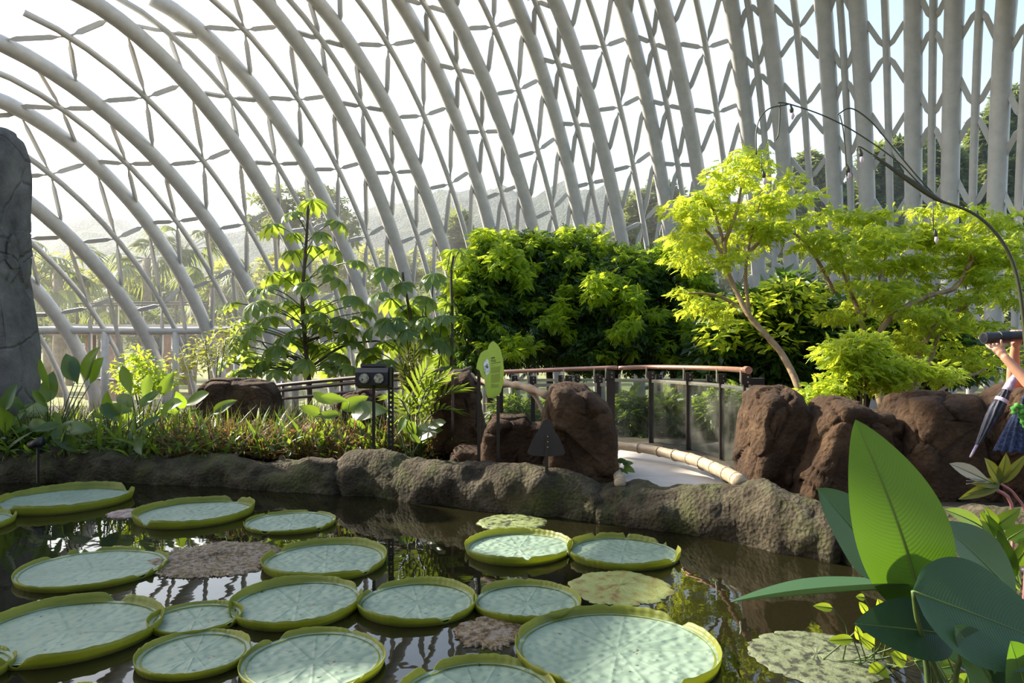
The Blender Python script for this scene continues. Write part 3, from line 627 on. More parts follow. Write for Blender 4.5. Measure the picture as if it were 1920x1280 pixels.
def railing(name, label, posts, rail, low, rad=0.035, endcap=False):
    """posts: (px, top, base, D, width px); rail / low: (px, py, D)"""
    t = empty(name, P(posts[0][0], posts[0][2], posts[0][3])); tag(t, label, 'railing', 'railings beyond the pond')
    if rad: tube('handrail', spline([P(*q) for q in rail], 5), rad, M['copper'], t, 12)
    lo = spline([P(*q) for q in low], 5); mb = MB()
    for i in range(len(lo) - 1): mb.bar(lo[i], lo[i + 1], 0.035, 0.05)
    mb.build('glass_rail', M['chrome'], t)
    for px, y0, y1, D, wp in posts:
        mb = MB(); vertpost(mb, px, y0, y1, D, wp, 0.05); p = mb.build('post', M['darkmetal'], t)
        mb = MB(); q = P(px, y0 + 6, D - 0.02); mb.box(q, (0.11, 0.07, 0.12)); mb.build('clamp', M['darkmetal'], p)
        for dz in (-0.03, 0.03): mb = MB(); mb.tube([q + Vector((0.012, -0.036, dz)), q + Vector((0.012, -0.052, dz))], 0.011, 8); mb.build('bolt', M['chrome'], p)
        if not rad: continue
        mb = MB(); hy = lerp(px, [r[0] for r in rail], [r[1] for r in rail]); mb.tube([P(px - 9, hy, D), P(px - 9, y0 + 12, D)], 0.012, 8); mb.build('rail_bracket', M['chrome'], p)
    for a, b in zip(posts[:-1], posts[1:]):
        la = lerp(a[0], [r[0] for r in low], [r[1] for r in low]); lb = lerp(b[0], [r[0] for r in low], [r[1] for r in low])
        q = [P(a[0], la, a[3]), P(b[0], lb, b[3]), P(b[0], b[2] - 4, b[3]), P(a[0], a[2] - 4, a[3])]
        d = (q[1] - q[0]); d.z = 0; d.normalize(); nr = Vector((-d.y, d.x, 0)) * 0.006
        q = [q[0] + d * 0.03, q[1] - d * 0.03, q[2] - d * 0.03, q[3] + d * 0.03]
        vs = [p + nr for p in q] + [p - nr for p in q]
        obj('glass_panel', mesh('glass_panel', vs, [(0, 1, 2, 3), (7, 6, 5, 4), (0, 4, 5, 1), (1, 5, 6, 2), (2, 6, 7, 3), (3, 7, 4, 0)], False), M['glass'], t)
    return t
rr = railing('glass_railing', 'curved glass railing with brown handrail along the path', [(1145, 697, 836, 11.6, 15), (1221, 697, 830, 11.7, 9), (1291, 700, 843, 10.95, 9), (1353, 703, 861, 10.05, 9), (1398, 705, 899, 8.75, 8)],
        [(1160, 690, 11.75), (1221, 688, 11.7), (1291, 689, 10.95), (1353, 691, 10.05), (1402, 694, 8.7)], [(1145, 712, 11.6), (1221, 714, 11.7), (1291, 718, 10.95), (1353, 723, 10.05), (1400, 730, 8.75), (1410, 734, 8.5)])
mb = MB(); mb.tube([P(1398, 693, 8.78), P(1404, 694, 8.66)], 0.045, 12); mb.build('rail_end', M['copper'], rr)
mb = MB(); mb.box(P(1418, 719, 9.3), (0.17, 0.12, 0.14)); mb.build('end_clamp', M['darkmetal'], rr)
railing('glass_railing', 'straight glass railing behind the green sign and tall boulder', [(940, 712, 846, 12.2, 7), (999, 706, 842, 12.1, 8), (1066, 705, 838, 11.9, 8), (1123, 704, 836, 11.7, 8)],
        [(905, 698, 12.4), (945, 697, 12.2), (1000, 695, 12.1), (1066, 692, 11.9), (1157, 689, 11.6)], [(905, 723, 12.4), (999, 722, 12.1), (1123, 721, 11.7), (1140, 721, 11.65)])
railing('glass_railing', 'farther glass railing on the other side of the path', [(965, 704, 800, 14.6, 6), (1052, 703, 798, 14.4, 6), (1082, 703, 797, 14.3, 6), (1140, 702, 796, 14.2, 6), (1235, 702, 795, 14.0, 6), (1330, 703, 795, 13.6, 6)],
        [(940, 700, 14.7), (1052, 698, 14.4), (1140, 697, 14.2), (1235, 697, 14.0), (1340, 698, 13.6)], [(940, 713, 14.7), (1052, 712, 14.4), (1140, 712, 14.2), (1235, 712, 14.0), (1340, 713, 13.6)], 0)
def bamboo(px_pts, label, r0, r1, nodes):
    pts = spline([G(x, y, 0.335 + z) for x, y, z in px_pts], 8); n = len(pts); m, rad = [], []
    L = np.concatenate([[0], np.cumsum([(pts[i + 1] - pts[i]).length for i in range(n - 1)])]); arr = np.array([tuple(p) for p in pts])
    ss = np.linspace(0, L[-1], 90); jn = np.linspace(0.03, 0.97, nodes) * L[-1]
    for s in ss:
        m.append(Vector([float(np.interp(s, L, arr[:, k])) for k in range(3)])); d = min(abs(s - j) for j in jn)
        rad.append((r0 + (r1 - r0) * s / L[-1]) * (1 + 0.16 * math.exp(-(d / 0.02) ** 2)))
    t = empty('bamboo_pole', pts[0]); tag(t, label, 'bamboo pole', 'bamboo edging of the path')
    v, f = sweep(m, rad, 12); obj('culm', mesh('culm', v, f), M['bamboo'], t)
    for j in jn:
        i = int(np.argmin(abs(ss - j))); i = max(1, min(len(ss) - 2, i)); d = (m[i + 1] - m[i - 1]).normalized() * 0.008
        mb = MB(); mb.tube([m[i] - d, m[i] + d], rad[i] * 1.06, 12); mb.build('joint_ring', M['greywood'], t, True)
bamboo([(1148, 834, 0.16), (1215, 842, 0.16), (1262, 852, 0.16), (1302, 862, 0.17), (1345, 880, 0.17), (1372, 893, 0.17), (1388, 904, 0.17)], 'thick pale bamboo pole along the foot of the curved railing', 0.055, 0.075, 9)
bamboo([(1262, 853, 0.05), (1310, 868, 0.05), (1352, 887, 0.05), (1384, 908, 0.05)], 'thinner bamboo pole lying below the thick one', 0.035, 0.045, 7)
bamboo([(1154, 868, 0.05), (1156, 882, 0.05), (1160, 897, 0.05), (1163, 906, 0.05)], 'short end of bamboo beside the tall boulder', 0.05, 0.055, 3)
# bare branch used as a rail
t = empty('branch_rail', P(950, 800, 9.9)); tag(t, 'bare bent branch between the rocks and the tall boulder', 'branch')
tube('branch', spline([P(878, 704, 10.5), P(905, 716, 10.2), (P(945, 719, 9.9)), P(985, 726, 9.6), P(1030, 742, 9.2)], 6), [0.05 + 0.012 * math.sin(i * 1.7) for i in range(25)], M['greywood'], t, 10)
tube('twig', spline([P(985, 726, 9.6), P(1005, 745, 9.5), P(1020, 775, 9.4)], 5), 0.03, M['greywood'], t, 8)

# ================================================================ pipe fence at the back of the bed
t = empty('pipe_fence', P(640, 790, 12.6)); tag(t, 'low fence of three dark brown pipes behind the floodlight', 'fence')
for k, q in enumerate([[(512, 723), (600, 714), (700, 705), (760, 700), (830, 694)], [(515, 733), (600, 724), (700, 714), (830, 706)], [(518, 748), (600, 741), (690, 731), (830, 722)]]):
    tube('pipe', spline([P(x, y, 12.7 - (x - 512) * 0.004) for x, y in q], 4), 0.032 if k < 2 else 0.024, M['pipe'], t, 8)
for px in (530, 640, 775):
    D = 12.7 - (px - 512) * 0.004; tube('fence_post', [P(px, 700 + (830 - px) * 0.05, D + 0.04), P(px, 820, D + 0.04)], 0.03, M['pipe'], t, 8)
# bent pipe over the upright rock
tag(tube('bent_pipe', spline([P(849, 810, 9.85), P(849, 725, 9.85), P(850, 700, 9.85), P(862, 697, 10.0), P(884, 688, 10.1)], 5), 0.02, M['pipe'], None, 8), 'thin bent pipe running up in front of the upright rock', 'pipe')

# ================================================================ leaf-shaped sign
M['signgreen'] = surf('yellow green sign panel', [(0.3, (0.36, 0.46, 0.035)), (0.7, (0.42, 0.52, 0.05))], 4, 0.5, 0, 0.03, 50)
M['print'] = plain('sign print', (0.06, 0.07, 0.02), 0.7); M['paleprint'] = plain('faded sign print', (0.19, 0.22, 0.03), 0.7)
M['photo'] = surf('printed flower picture', [(0.40, (0.05, 0.06, 0.04)), (0.47, (0.5, 0.5, 0.46)), (0.6, (0.78, 0.77, 0.72))], 16, 0.4, 0, 0, 10)
SD = 8.75
t = empty('information_sign', P(916, 858, SD)); tag(t, 'yellow-green leaf-shaped sign panel on two dark posts', 'sign')
out = [(925, 639), (931, 644), (936, 650), (939, 656), (943, 674), (945, 695), (944, 717), (939, 735), (931, 746), (925, 747.5), (920, 745.5), (915, 746), (912, 740), (910, 726), (908, 711), (903, 706), (899, 694), (893, 691), (894, 682), (896, 675), (899, 667), (902, 661), (908, 657), (914, 655), (917, 646), (921, 641)]
def sp_(x, y, off=0.0):      # the panel is turned away: its left side is nearer
    return P(x, y, SD - 0.10 + (x - 893) / 52 * 0.30 + off)
n = len(out); fr = [sp_(x, y) for x, y in out]; bk = [sp_(x, y, 0.02) for x, y in out]
obj('panel', mesh('panel', fr + bk, [tuple(range(n)), tuple(range(2 * n - 1, n - 1, -1))] + [(i, n + i, n + (i + 1) % n, (i + 1) % n) for i in range(n)], False), M['signgreen'], t)
pan = t.children[0]
ov = [sp_(912.5 + 5.8 * math.cos(a) + 0.6 * math.sin(3 * a), 688 + 15 * math.sin(a), -0.006) for a in np.linspace(0, 2 * math.pi, 28, endpoint=False)]
ob = [p + Vector((0, 0.005, 0)) for p in ov]
obj('picture', mesh('picture', ov + ob, [tuple(range(28)), tuple(range(55, 27, -1))] + [(i, 28 + i, 28 + (i + 1) % 28, (i + 1) % 28) for i in range(28)], False), M['photo'], pan)
def strip(mb, x0, x1, y, h, off=-0.005):
    sl = -0.055               # printed lines slope up to the right on the turned panel
    q = [sp_(x0, y, off), sp_(x1, y + (x1 - x0) * sl * 3, off), sp_(x1, y + (x1 - x0) * sl * 3 + h, off), sp_(x0, y + h, off)]
    b = [p + Vector((0, 0.004, 0)) for p in q]; mb.add(q + b, [(0, 1, 2, 3), (7, 6, 5, 4), (0, 4, 5, 1), (1, 5, 6, 2), (2, 6, 7, 3), (3, 7, 4, 0)])
mb = MB(); strip(mb, 921, 928, 670, 2.4)
rn = random.Random(3)
for gx in (921.2, 923.6, 926.0, 928.4):
    for k in range(3): strip(mb, gx, gx + 1.6, 674 + k * 1.5 + rn.random() * .4, 0.8)
strip(mb, 921, 939, 681, 0.9); mb.build('title_print', M['print'], pan)
mb = MB(); y = 685.5
for k in range(19):
    if k in (1, 7, 15): y += 1.6
    x = 921; x1 = 927 if k in (0, 15) else 939 - (0.4 * max(0, k - 10)) - rn.random() * 1.5
    while x < x1:
        wd = 0.7 + rn.random() * 1.4; strip(mb, x, min(x + wd, x1), y - (x - 921) * 0.165, 0.75); x += wd + 0.35
    y += 2.0
mb.build('text_print', M['paleprint'], pan)
for px, y0 in ((898, 693), (934, 742)):
    mb = MB(); a = P(px, y0, SD + 0.08); b = P(px, y0, SD + 0.08); b.z = 0.30; mb.box((a + b) / 2, (0.038, 0.05, a.z - b.z)); mb.build('post', M['darkmetal'], t)
# dark spade-shaped sign seen from behind
t = empty('small_sign', P(1025, 870, 8.35)); tag(t, 'dark spade-shaped sign plate seen from behind, on a short post', 'sign')
sh = [(1025, 784), (1031, 788), (1040, 806), (1052, 828), (1060, 848), (1056, 853), (1025, 856), (994, 853), (989, 848), (998, 826), (1010, 806), (1019, 788)]
n = len(sh); fr = [P(x, y, 8.22 - (y - 784) * 0.0012) for x, y in sh]; bk = [p + Vector((0, 0.02, 0)) for p in fr]
obj('plate', mesh('plate', fr + bk, [tuple(range(n)), tuple(range(2 * n - 1, n - 1, -1))] + [(i, n + i, n + (i + 1) % n, (i + 1) % n) for i in range(n)], False), M['darkmetal'], t)
mb = MB(); a = P(1025, 814, 8.08); b = Vector((a.x, a.y, 0.44)); mb.bar(a, b, 0.035, 0.035, (0, 1, 0)); mb.build('post', M['darkmetal'], t)
for y in (818, 828, 838): mb = MB(); mb.tube([P(1027, y, 8.06), P(1027, y, 8.04)], 0.007, 8); mb.build('bolt', M['chrome'], t)

# ================================================================ twin floodlight
FD = 9.35
t = empty('floodlight', P(716, 840, FD)); tag(t, 'black twin floodlight on two posts in the planting bed', 'floodlight')
def pxm(v): return v / F * FD
mb = MB(); c = P(703, 706, FD); rot = Matrix.Rotation(R(-18), 3, 'X')
hz = []
v = []; sec = [(-0.10, -0.13), (-0.13, 0.02), (-0.10, 0.09), (0.10, 0.11), (0.13, -0.02), (0.10, -0.13)]
for x in (-pxm(33), pxm(27)):
    for y, z in sec: v.append(c + rot @ Vector((x, y, z)))
mb.add(v, [(0, 1, 2, 3, 4, 5), (11, 10, 9, 8, 7, 6)] + [(i, 6 + i, 6 + (i + 1) % 6, (i + 1) % 6) for i in range(6)]); hs = mb.build('housing', M['black'], t)
for k, dx in enumerate((-14, 13)):
    q = c + rot @ Vector((pxm(dx - 2), -0.118, -0.055)); ax = rot @ Vector((0, -1, -0.2)).normalized()
    mb = MB(); mb.tube([q, q + ax * 0.022], 0.072, 20); ring = mb.build('lamp_ring', M['black'], hs)
    e1 = ax.orthogonal().normalized(); e2 = ax.cross(e1); q2 = q + ax * 0.024; vs = [q2 + ax * 0.012]; fs = []
    for i in range(20): a = 2 * math.pi * i / 20; vs.append(q2 + (e1 * math.cos(a) + e2 * math.sin(a)) * 0.060)
    for i in range(20): fs.append((0, 1 + i, 1 + (i + 1) % 20))
    M['lens'] = M.get('lens') or surf('floodlight glass', [(0.4, (0.10, 0.09, 0.05)), (0.6, (0.38, 0.36, 0.26))], 30, 0.2, 0.2, 0.3, 60)
    obj('lens', mesh('lens', vs, fs), M['lens'], hs)
mb = MB(); mb.box(c + rot @ Vector((pxm(-3), 0.0, 0.128)), (pxm(46), 0.16, 0.035), rot); mb.build('ballast_lid', M['darkmetal'], t)
mb = MB(); mb.box(c + Vector((pxm(29.5), 0.02, -0.0)), (0.02, 0.20, 0.26)); mb.build('side_plate', M['black'], t)
mb = MB(); a = P(700, 722, FD); mb.box(Vector((a.x, a.y + 0.03, (a.z + 0.3) / 2)), (0.036, 0.036, a.z - 0.3)); mb.build('post', M['black'], t)
# perforated channel post: two flanges and rungs that leave slots
a = P(731.5, 690, FD); mb = MB()
for dx in (-0.024, 0.024): mb.box(Vector((a.x + dx, a.y + 0.06, (a.z + 0.3) / 2)), (0.020, 0.045, a.z - 0.3))
z = 0.32
while z < a.z: mb.box(Vector((a.x, a.y + 0.06, z)), (0.034, 0.04, 0.035)); z += 0.062
mb.build('slotted_post', M['black'], t)
# small spotlight at the rim, left
t = empty('garden_spotlight', P(66, 838, 9.95)); tag(t, 'small black garden spotlight on the rim at far left', 'spotlight')
mb = MB(); mb.tube([P(55, 835, 9.75), P(80, 827, 9.75)], [0.05, 0.062], 14); mb.build('head', M['black'], t, True)
mb = MB(); mb.tube([P(71, 832, 9.78), P(71, 905, 9.78)], 0.018, 8); mb.build('stake', M['black'], t)

# ================================================================ viewing deck outside the dome
t = empty('viewing_deck', P(260, 660, 38)); tag(t, 'wooden viewing deck with metal railing outside the dome at left', 'deck')
DZ = CAMZ + (640 - 608) / F * 38
mb = MB(); mb.box((P(258, 608, 39.0).x, 40.0, DZ - 0.08), (7.6, 4.6, 0.16)); mb.build('deck_floor', M['concrete'], t)
mb = MB(); mb.box((P(258, 608, 39.0).x, 37.6, DZ - 0.36), (7.6, 0.18, 0.40)); mb.build('beam', M['wood'], t)
for px in (212, 320, 170, 420):
    q = P(px, 640, 38.0); mb = MB(); mb.box((q.x, q.y, (DZ - 0.5 - 1.1) / 2), (0.55 if px in (212, 320) else 0.3, 0.45, DZ - 0.5 + 1.1)); mb.build('pillar', M['wood'], t)
mb = MB(); a, b = P(140, 569, 38.0), P(390, 566, 38.0); mb.tube([a, b], 0.05, 8); mb.build('top_rail', M['darkmetal'], t)
mb = MB(); mb.tube([P(140, 573, 42.0), P(390, 571, 42.0)], 0.05, 8); mb.build('top_rail', M['darkmetal'], t)
for i, px in enumerate((144, 178, 211, 223, 266, 302, 330, 358, 388)):
    q = P(px, 570, 38.0 if i % 2 == 0 else 42.0); mb = MB(); mb.tube([q, Vector((q.x, q.y, DZ))], 0.045, 8); mb.build('rail_post', M['chrome'] if i % 2 else M['darkmetal'], t)

def gz(D): return lerp(D, [13.0, 18.0], [0.28, -1.05])   # the land falls away behind the path
# ================================================================ plants: templates
def blade(L, W, prof='ovate', seg=8, fold=0.12, droop=0.15, cr=2, wave=0.0, seed=0):
    v = []; uv = []; f = []; nx = 2 * cr + 1
    for i in range(seg + 1):
        t = i / seg
        if prof == 'ovate': w_ = math.sin(math.pi * min(1, t ** 0.72)) ** 0.75
        elif prof == 'lance': w_ = math.sin(math.pi * t ** 0.85) ** 0.8
        elif prof == 'grass': w_ = (1 - t) ** 0.6
        elif prof == 'obov': w_ = math.sin(math.pi * t ** 1.35) ** 0.8
        else: w_ = math.sin(math.pi * t)
        w_ = max(w_, 0.02)
        for k in range(nx):
            u = (k - cr) / cr; x = u * w_ * W / 2
            z = fold * abs(x) - droop * L * t * t + wave * W * math.sin(t * 9 + seed + u) * abs(u) * 0.3
            v.append((x, t * L * (1 - 0.25 * droop * t), z)); uv.append((u, t))
    for i in range(seg):
        for k in range(nx - 1): f.append((i * nx + k, i * nx + k + 1, (i + 1) * nx + k + 1, (i + 1) * nx + k))
    return np.array(v), np.array(f), np.array(uv)
def leaflet(L, W, droop=0.25):     # cheap folded leaflet: five points, two quads
    v = np.array([(0, 0, 0), (W / 2, L * 0.42, 0.10 * W - droop * L * 0.18), (0, L, -droop * L), (-W / 2, L * 0.42, 0.10 * W - droop * L * 0.18), (0, L * 0.5, -0.12 * W - droop * L * 0.25)])
    return v, np.array([(0, 1, 2, 4), (0, 4, 2, 3)])
def merge(parts):            # list of (verts, quads)
    v = []; f = []; n = 0
    for a, b in parts: v.append(a); f.append(b + n); n += len(a)
    return np.concatenate(v), np.concatenate(f)
def rotz(v, a): c, s = math.cos(a), math.sin(a); return v @ np.array([[c, s, 0], [-s, c, 0], [0, 0, 1]])
def rotx(v, a): c, s = math.cos(a), math.sin(a); return v @ np.array([[1, 0, 0], [0, c, s], [0, -s, c]])
def spray(nl=7, L=1.0, lw=0.20, ll=0.42, droop=0.25):     # pinnate leaf of nl leaflets, length 1 along +Y
    parts = []
    for k in range(nl):
        t = 0.18 + 0.82 * (k // 2) / max(1, (nl // 2)); side = -1 if k % 2 else 1; last = (k == nl - 1)
        v, f = leaflet(ll * (1.15 - 0.3 * t), lw)
        a = 0 if last else side * (-0.95 + 0.35 * t)
        v = rotz(rotx(v, -0.25), a) + np.array([0, t * L * 0.72, -droop * t * t]); parts.append((v, f))
    return merge(parts)
def single(lw=0.45, droop=0.2):
    return leaflet(1.0, lw, droop)
def tuft(nl=6):              # radiating cluster of leaflets
    parts = []
    for k in range(nl):
        v, f = leaflet(0.6, 0.22, 0.3); parts.append((rotz(rotx(v, 0.2), 2 * math.pi * k / nl + 0.3), f))
    return merge(parts)
SPRAY = spray(); SPRAY9 = spray(9, 1.0, 0.16, 0.36, 0.3); SINGLE = single(); TUFT = tuft(); NARROW = single(0.22, 0.3)
def leaves(name, tmpl, pos, dirs, ups, sc, mat, parent=None, stuff=True, r=rng):
    tv, tf = tmpl; pos = np.asarray(pos); n = len(pos); y = dirs / (np.linalg.norm(dirs, axis=1, keepdims=True) + 1e-9)
    x = np.cross(y, ups); x /= (np.linalg.norm(x, axis=1, keepdims=True) + 1e-9); z = np.cross(x, y)
    Mx = np.stack([x, y, z], axis=1)                     # rows = axes
    v = np.einsum('kj,njm->nkm', tv, Mx) * np.asarray(sc).reshape(-1, 1, 1) + pos[:, None, :]
    f = (tf[None] + (np.arange(n) * len(tv))[:, None, None]).reshape(-1, 4)
    rnd = np.repeat(r.random(n), len(tv)) * 0.999
    o = obj(name, mesh(name, v.reshape(-1, 3), f, True, None, rnd), mat, parent)
    if stuff: o['kind'] = 'stuff'
    return o
def blob(cx, cy, rx, ry, D, rd, n, shell=0.55, r=rng):
    """points in an ellipsoid given by picture centre / radii and depth; returns points and outward directions"""
    c = np.array(P(cx, cy, D)); sx, sz = rx / F * D, ry / F * D
    d = r.normal(size=(n, 3)); d /= np.linalg.norm(d, axis=1, keepdims=True)
    q = (shell + (1 - shell) * r.random(n) ** 0.6)[:, None]
    return c + d * q * np.array([sx, rd, sz]), d
def orient(d, r=rng, out=0.8, flat=0.4, droop=-0.1):
    n = len(d); dirs = d * np.array([1, 1, flat]) * out + r.normal(size=(n, 3)) * np.array([0.8, 0.8, 0.4]) + np.array([0, 0, droop])
    ups = np.array([0, 0, 1.0]) + r.normal(size=(n, 3)) * 0.45
    return dirs, ups
def crown(name, mat, parent, blobs, tmpl, size, dens, shell=0.5, flat=0.4, droop=-0.1, stuff=True, seed=0):
    r = np.random.default_rng(seed); ps = []; ds = []
    for cx, cy, rx, ry, D, rd in blobs:
        n = max(6, int(dens * rx * ry)); a, b = blob(cx, cy, rx, ry, D, rd, n, shell, r); ps.append(a); ds.append(b)
    p = np.concatenate(ps); d = np.concatenate(ds); dirs, ups = orient(d, r, flat=flat, droop=droop)
    sc = size * (0.7 + 0.6 * r.random(len(p)))
    return leaves(name, tmpl, p, dirs, ups, sc, mat, parent, stuff, r)
def limb(px_pts, D, r0, r1, mat, parent, name='branch', n=8):
    pts = spline([P(q[0], q[1], q[2] if len(q) > 2 else D) for q in px_pts], 5); m = len(pts)
    return tube(name, pts, [r0 + (r1 - r0) * i / (m - 1) for i in range(m)], mat, parent, n)

# ================================================================ dense trees in the middle
DT = 'dense trees behind the railing'
def dense_tree(label, base, D, blobs, young, seed):
    t = empty('leafy_tree', P(base, 640, D)); t.location.z = gz(t.location.y); tag(t, label, 'tree', DT)
    cx = sum(b[0] for b in blobs) / len(blobs); top = min(b[1] for b in blobs)
    q = Vector(t.location); pts = [q, q + Vector((0.05, 0, 0.9)), P(cx, 600, D), P(cx, top + 40, D)]
    tube('trunk', spline(pts, 5), [0.15 - 0.006 * i for i in range(16)], M['darkbark'], t, 8)
    for b in blobs[:6]: tube('branch', spline([P(cx, min(640, b[1] + 70), D), P((cx + b[0]) / 2, b[1] + 30, D), P(b[0], b[1], b[4])], 4), [0.075, 0.07, 0.066, 0.06, 0.052, 0.045, 0.037, 0.03, 0.022], M['darkbark'], t, 6)
    crown('foliage', M['dense'], t, blobs, SPRAY, 0.33, 0.26, 0.40, 0.5, -0.2, True, seed)
    ry_ = random.Random(seed); young = [(x + ry_.uniform(-.8, .8) * rx, y + ry_.uniform(-.8, .9) * ry, rx * ry_.uniform(.3, .6), ry * ry_.uniform(.3, .6), D2 + ry_.uniform(-.5, .6), rd * .6) for x, y, rx, ry, D2, rd in young for _ in range(6)] + [(x + ry_.uniform(-.95, .95) * rx, y + ry_.uniform(-.95, .5) * ry, ry_.uniform(7, 16), ry_.uniform(5, 11), D2 - rd * ry_.uniform(.5, 1.0), .35) for x, y, rx, ry, D2, rd in blobs for _ in range(5)]
    crown('young_leaves', M['young'], t, young, SPRAY9, 0.26, 0.33, 0.30, 0.5, -0.15, True, seed + 50)
dense_tree('leafy tree with many yellow-green tips left of the dark middle crown', 915, 22.63,
    [(900, 570, 62, 70, 22.63, 1.4), (925, 500, 55, 50, 22.94, 1.4), (872, 600, 40, 50, 22.32, 1.24), (905, 650, 70, 55, 22.32, 1.4), (960, 560, 45, 70, 23.25, 1.4)],
    [(925, 462, 42, 30, 22.63, 1.08), (890, 508, 46, 26, 22.01, 0.93), (955, 500, 34, 40, 22.01, 0.93), (868, 545, 34, 24, 21.7, 0.78), (985, 645, 34, 18, 20.77, 0.78), (945, 440, 22, 18, 22.94, 0.62)], 11)
dense_tree('dark leafy tree with a bright top in the middle behind the sign', 1030, 23.87,
    [(1020, 530, 80, 80, 24.18, 1.71), (1055, 480, 75, 50, 24.18, 1.55), (1000, 620, 85, 70, 23.56, 1.55), (1080, 620, 70, 70, 23.56, 1.55), (970, 470, 45, 40, 24.18, 1.24)],
    [(1090, 445, 34, 24, 23.87, 0.93), (1015, 452, 30, 22, 23.56, 0.78), (1048, 585, 30, 24, 21.7, 0.62), (1060, 500, 26, 40, 23.25, 0.78)], 12)
dense_tree('dark leafy tree with drooping bright sprays right of the middle', 1150, 22.94,
    [(1140, 560, 85, 75, 23.25, 1.71), (1130, 500, 75, 45, 23.87, 1.55), (1180, 630, 85, 65, 22.94, 1.55), (1110, 650, 60, 50, 22.63, 1.24), (1200, 520, 60, 50, 23.56, 1.4)],
    [(1132, 540, 42, 30, 21.39, 0.78), (1185, 560, 36, 26, 21.39, 0.78), (1170, 608, 24, 24, 21.08, 0.62), (1140, 462, 30, 20, 23.25, 0.78)], 13)
dense_tree('dark leafy tree under the arching light green tree', 1262, 23.56,
    [(1265, 560, 75, 80, 23.87, 1.71), (1250, 500, 65, 45, 24.18, 1.55), (1290, 640, 75, 60, 23.25, 1.55), (1225, 640, 60, 55, 23.25, 1.4)],
    [(1262, 485, 50, 26, 23.25, 0.93), (1215, 495, 34, 24, 23.25, 0.78), (1310, 530, 40, 30, 22.63, 0.78), (1300, 610, 30, 20, 22.01, 0.62)], 14)

# ================================================================ light airy trees at the right
AT = 'light green airy trees behind the boulders'
A_ = 15.8
t = empty('airy_tree', P(1505, 640, 22.58)); t.location.z = gz(t.location.y); tag(t, 'slender light green tree leaning left beside the upright boulder', 'tree', AT)
limb([(1512, 860, 14.26), (1500, 740, 14.42), (1470, 670, 14.72), (1440, 632, 14.88), (1405, 592, 15.04), (1380, 545, 15.19), (1362, 500, 15.35), (1358, 450, 15.5)], 14.72, 0.074, 0.043, M['bark'], t, 'trunk', 10)
for q in ([(1405, 592), (1398, 520), (1402, 470), (1412, 430), (1425, 380)], [(1362, 500), (1340, 450), (1310, 420), (1280, 400)], [(1358, 455), (1380, 400), (1390, 350), (1400, 310)], [(1358, 460), (1340, 400), (1320, 360)], [(1400, 590), (1360, 560), (1320, 550), (1290, 550)],
          [(1402, 475), (1440, 440), (1480, 425)], [(1565, 550), (1540, 500), (1510, 455), (1470, 425), (1440, 415)]): limb(q, A_ - 0.3, 0.045, 0.015, M['bark'], t)
def layers(bl, D, dj, k=5, seed=0):     # each bough splits into flat tiers of leaves
    r = random.Random(seed); return [(x + r.uniform(-.85, .85) * rx, y + r.uniform(-1, 1) * ry, rx * r.uniform(.3, .55), ry * r.uniform(.22, .45), D + r.uniform(-dj, dj), 0.75) for x, y, rx, ry in bl for _ in range(k)]
AB = [(1395, 322, 58, 34), (1340, 372, 80, 30), (1415, 372, 70, 30), (1300, 425, 48, 34), (1372, 425, 84, 28), (1468, 400, 60, 30), (1500, 440, 58, 30), (1330, 478, 56, 26), (1408, 298, 26, 16), (1395, 470, 50, 18), (1300, 560, 40, 28), (1335, 590, 40, 20), (1270, 480, 36, 24)]
crown('foliage', M['airy'], t, layers(AB, A_, 1.1, 7, 1), SPRAY9, 0.20, 0.21, 0.0, 0.15, 0.0, True, 21)
t = empty('airy_tree', P(1660, 640, 23.06)); t.location.z = gz(t.location.y); tag(t, 'spreading light green tree with two curved branches in front of dark shrubs', 'tree', AT)
limb([(1662, 850, 14.72), (1652, 752, 14.72), (1632, 700, 14.88), (1620, 650, 15.04), (1615, 600, 15.19), (1600, 560, 15.35)], 14.88, 0.093, 0.046, M['bark'], t, 'trunk', 10)
limb([(1608, 706, 14.72), (1640, 660, 14.72), (1652, 618, 14.72), (1690, 580, 14.88), (1740, 555, 15.04), (1790, 540, 15.19), (1812, 505, 15.35), (1820, 470, 15.5)], 14.88, 0.078, 0.031, M['bark'], t, 'branch', 8)
for q in ([(1600, 560), (1580, 510), (1555, 470), (1520, 445)], [(1812, 505), (1840, 470), (1860, 450)], [(1690, 580), (1680, 540), (1700, 500)], [(1615, 600), (1640, 560), (1650, 520), (1660, 480)]): limb(q, 15.3, 0.04, 0.014, M['bark'], t)
BB = [(1600, 430, 64, 34), (1690, 425, 74, 34), (1640, 478, 84, 30), (1590, 520, 50, 28), (1700, 500, 80, 30), (1660, 560, 80, 28), (1600, 585, 50, 22), (1720, 560, 60, 26), (1640, 410, 50, 22), (1560, 460, 40, 24)]
crown('foliage', M['airy'], t, layers(BB, 15.5, 1.1, 7, 2), SPRAY9, 0.20, 0.21, 0.0, 0.15, 0.0, True, 22)
t = empty('airy_tree', P(1700, 640, 23.79)); t.location.z = gz(t.location.y); tag(t, 'light green tree forking low behind the flat-topped boulder', 'tree', AT)
limb([(1700, 850, 15.19), (1705, 735, 15.19), (1716, 680, 15.19), (1745, 622, 15.35), (1780, 590, 15.5), (1815, 570, 15.65), (1850, 520, 15.81)], 15.35, 0.085, 0.031, M['bark'], t, 'trunk', 10)
limb([(1712, 735, 15.19), (1735, 695, 15.19), (1750, 660, 15.35), (1760, 630, 15.5), (1800, 600, 15.65)], 15.35, 0.062, 0.023, M['bark'], t, 'branch', 8)
limb([(1760, 735, 14.88), (1790, 715, 15.04), (1826, 702, 15.04), (1850, 690, 15.04)], 15.04, 0.043, 0.019, M['bark'], t, 'branch', 8)
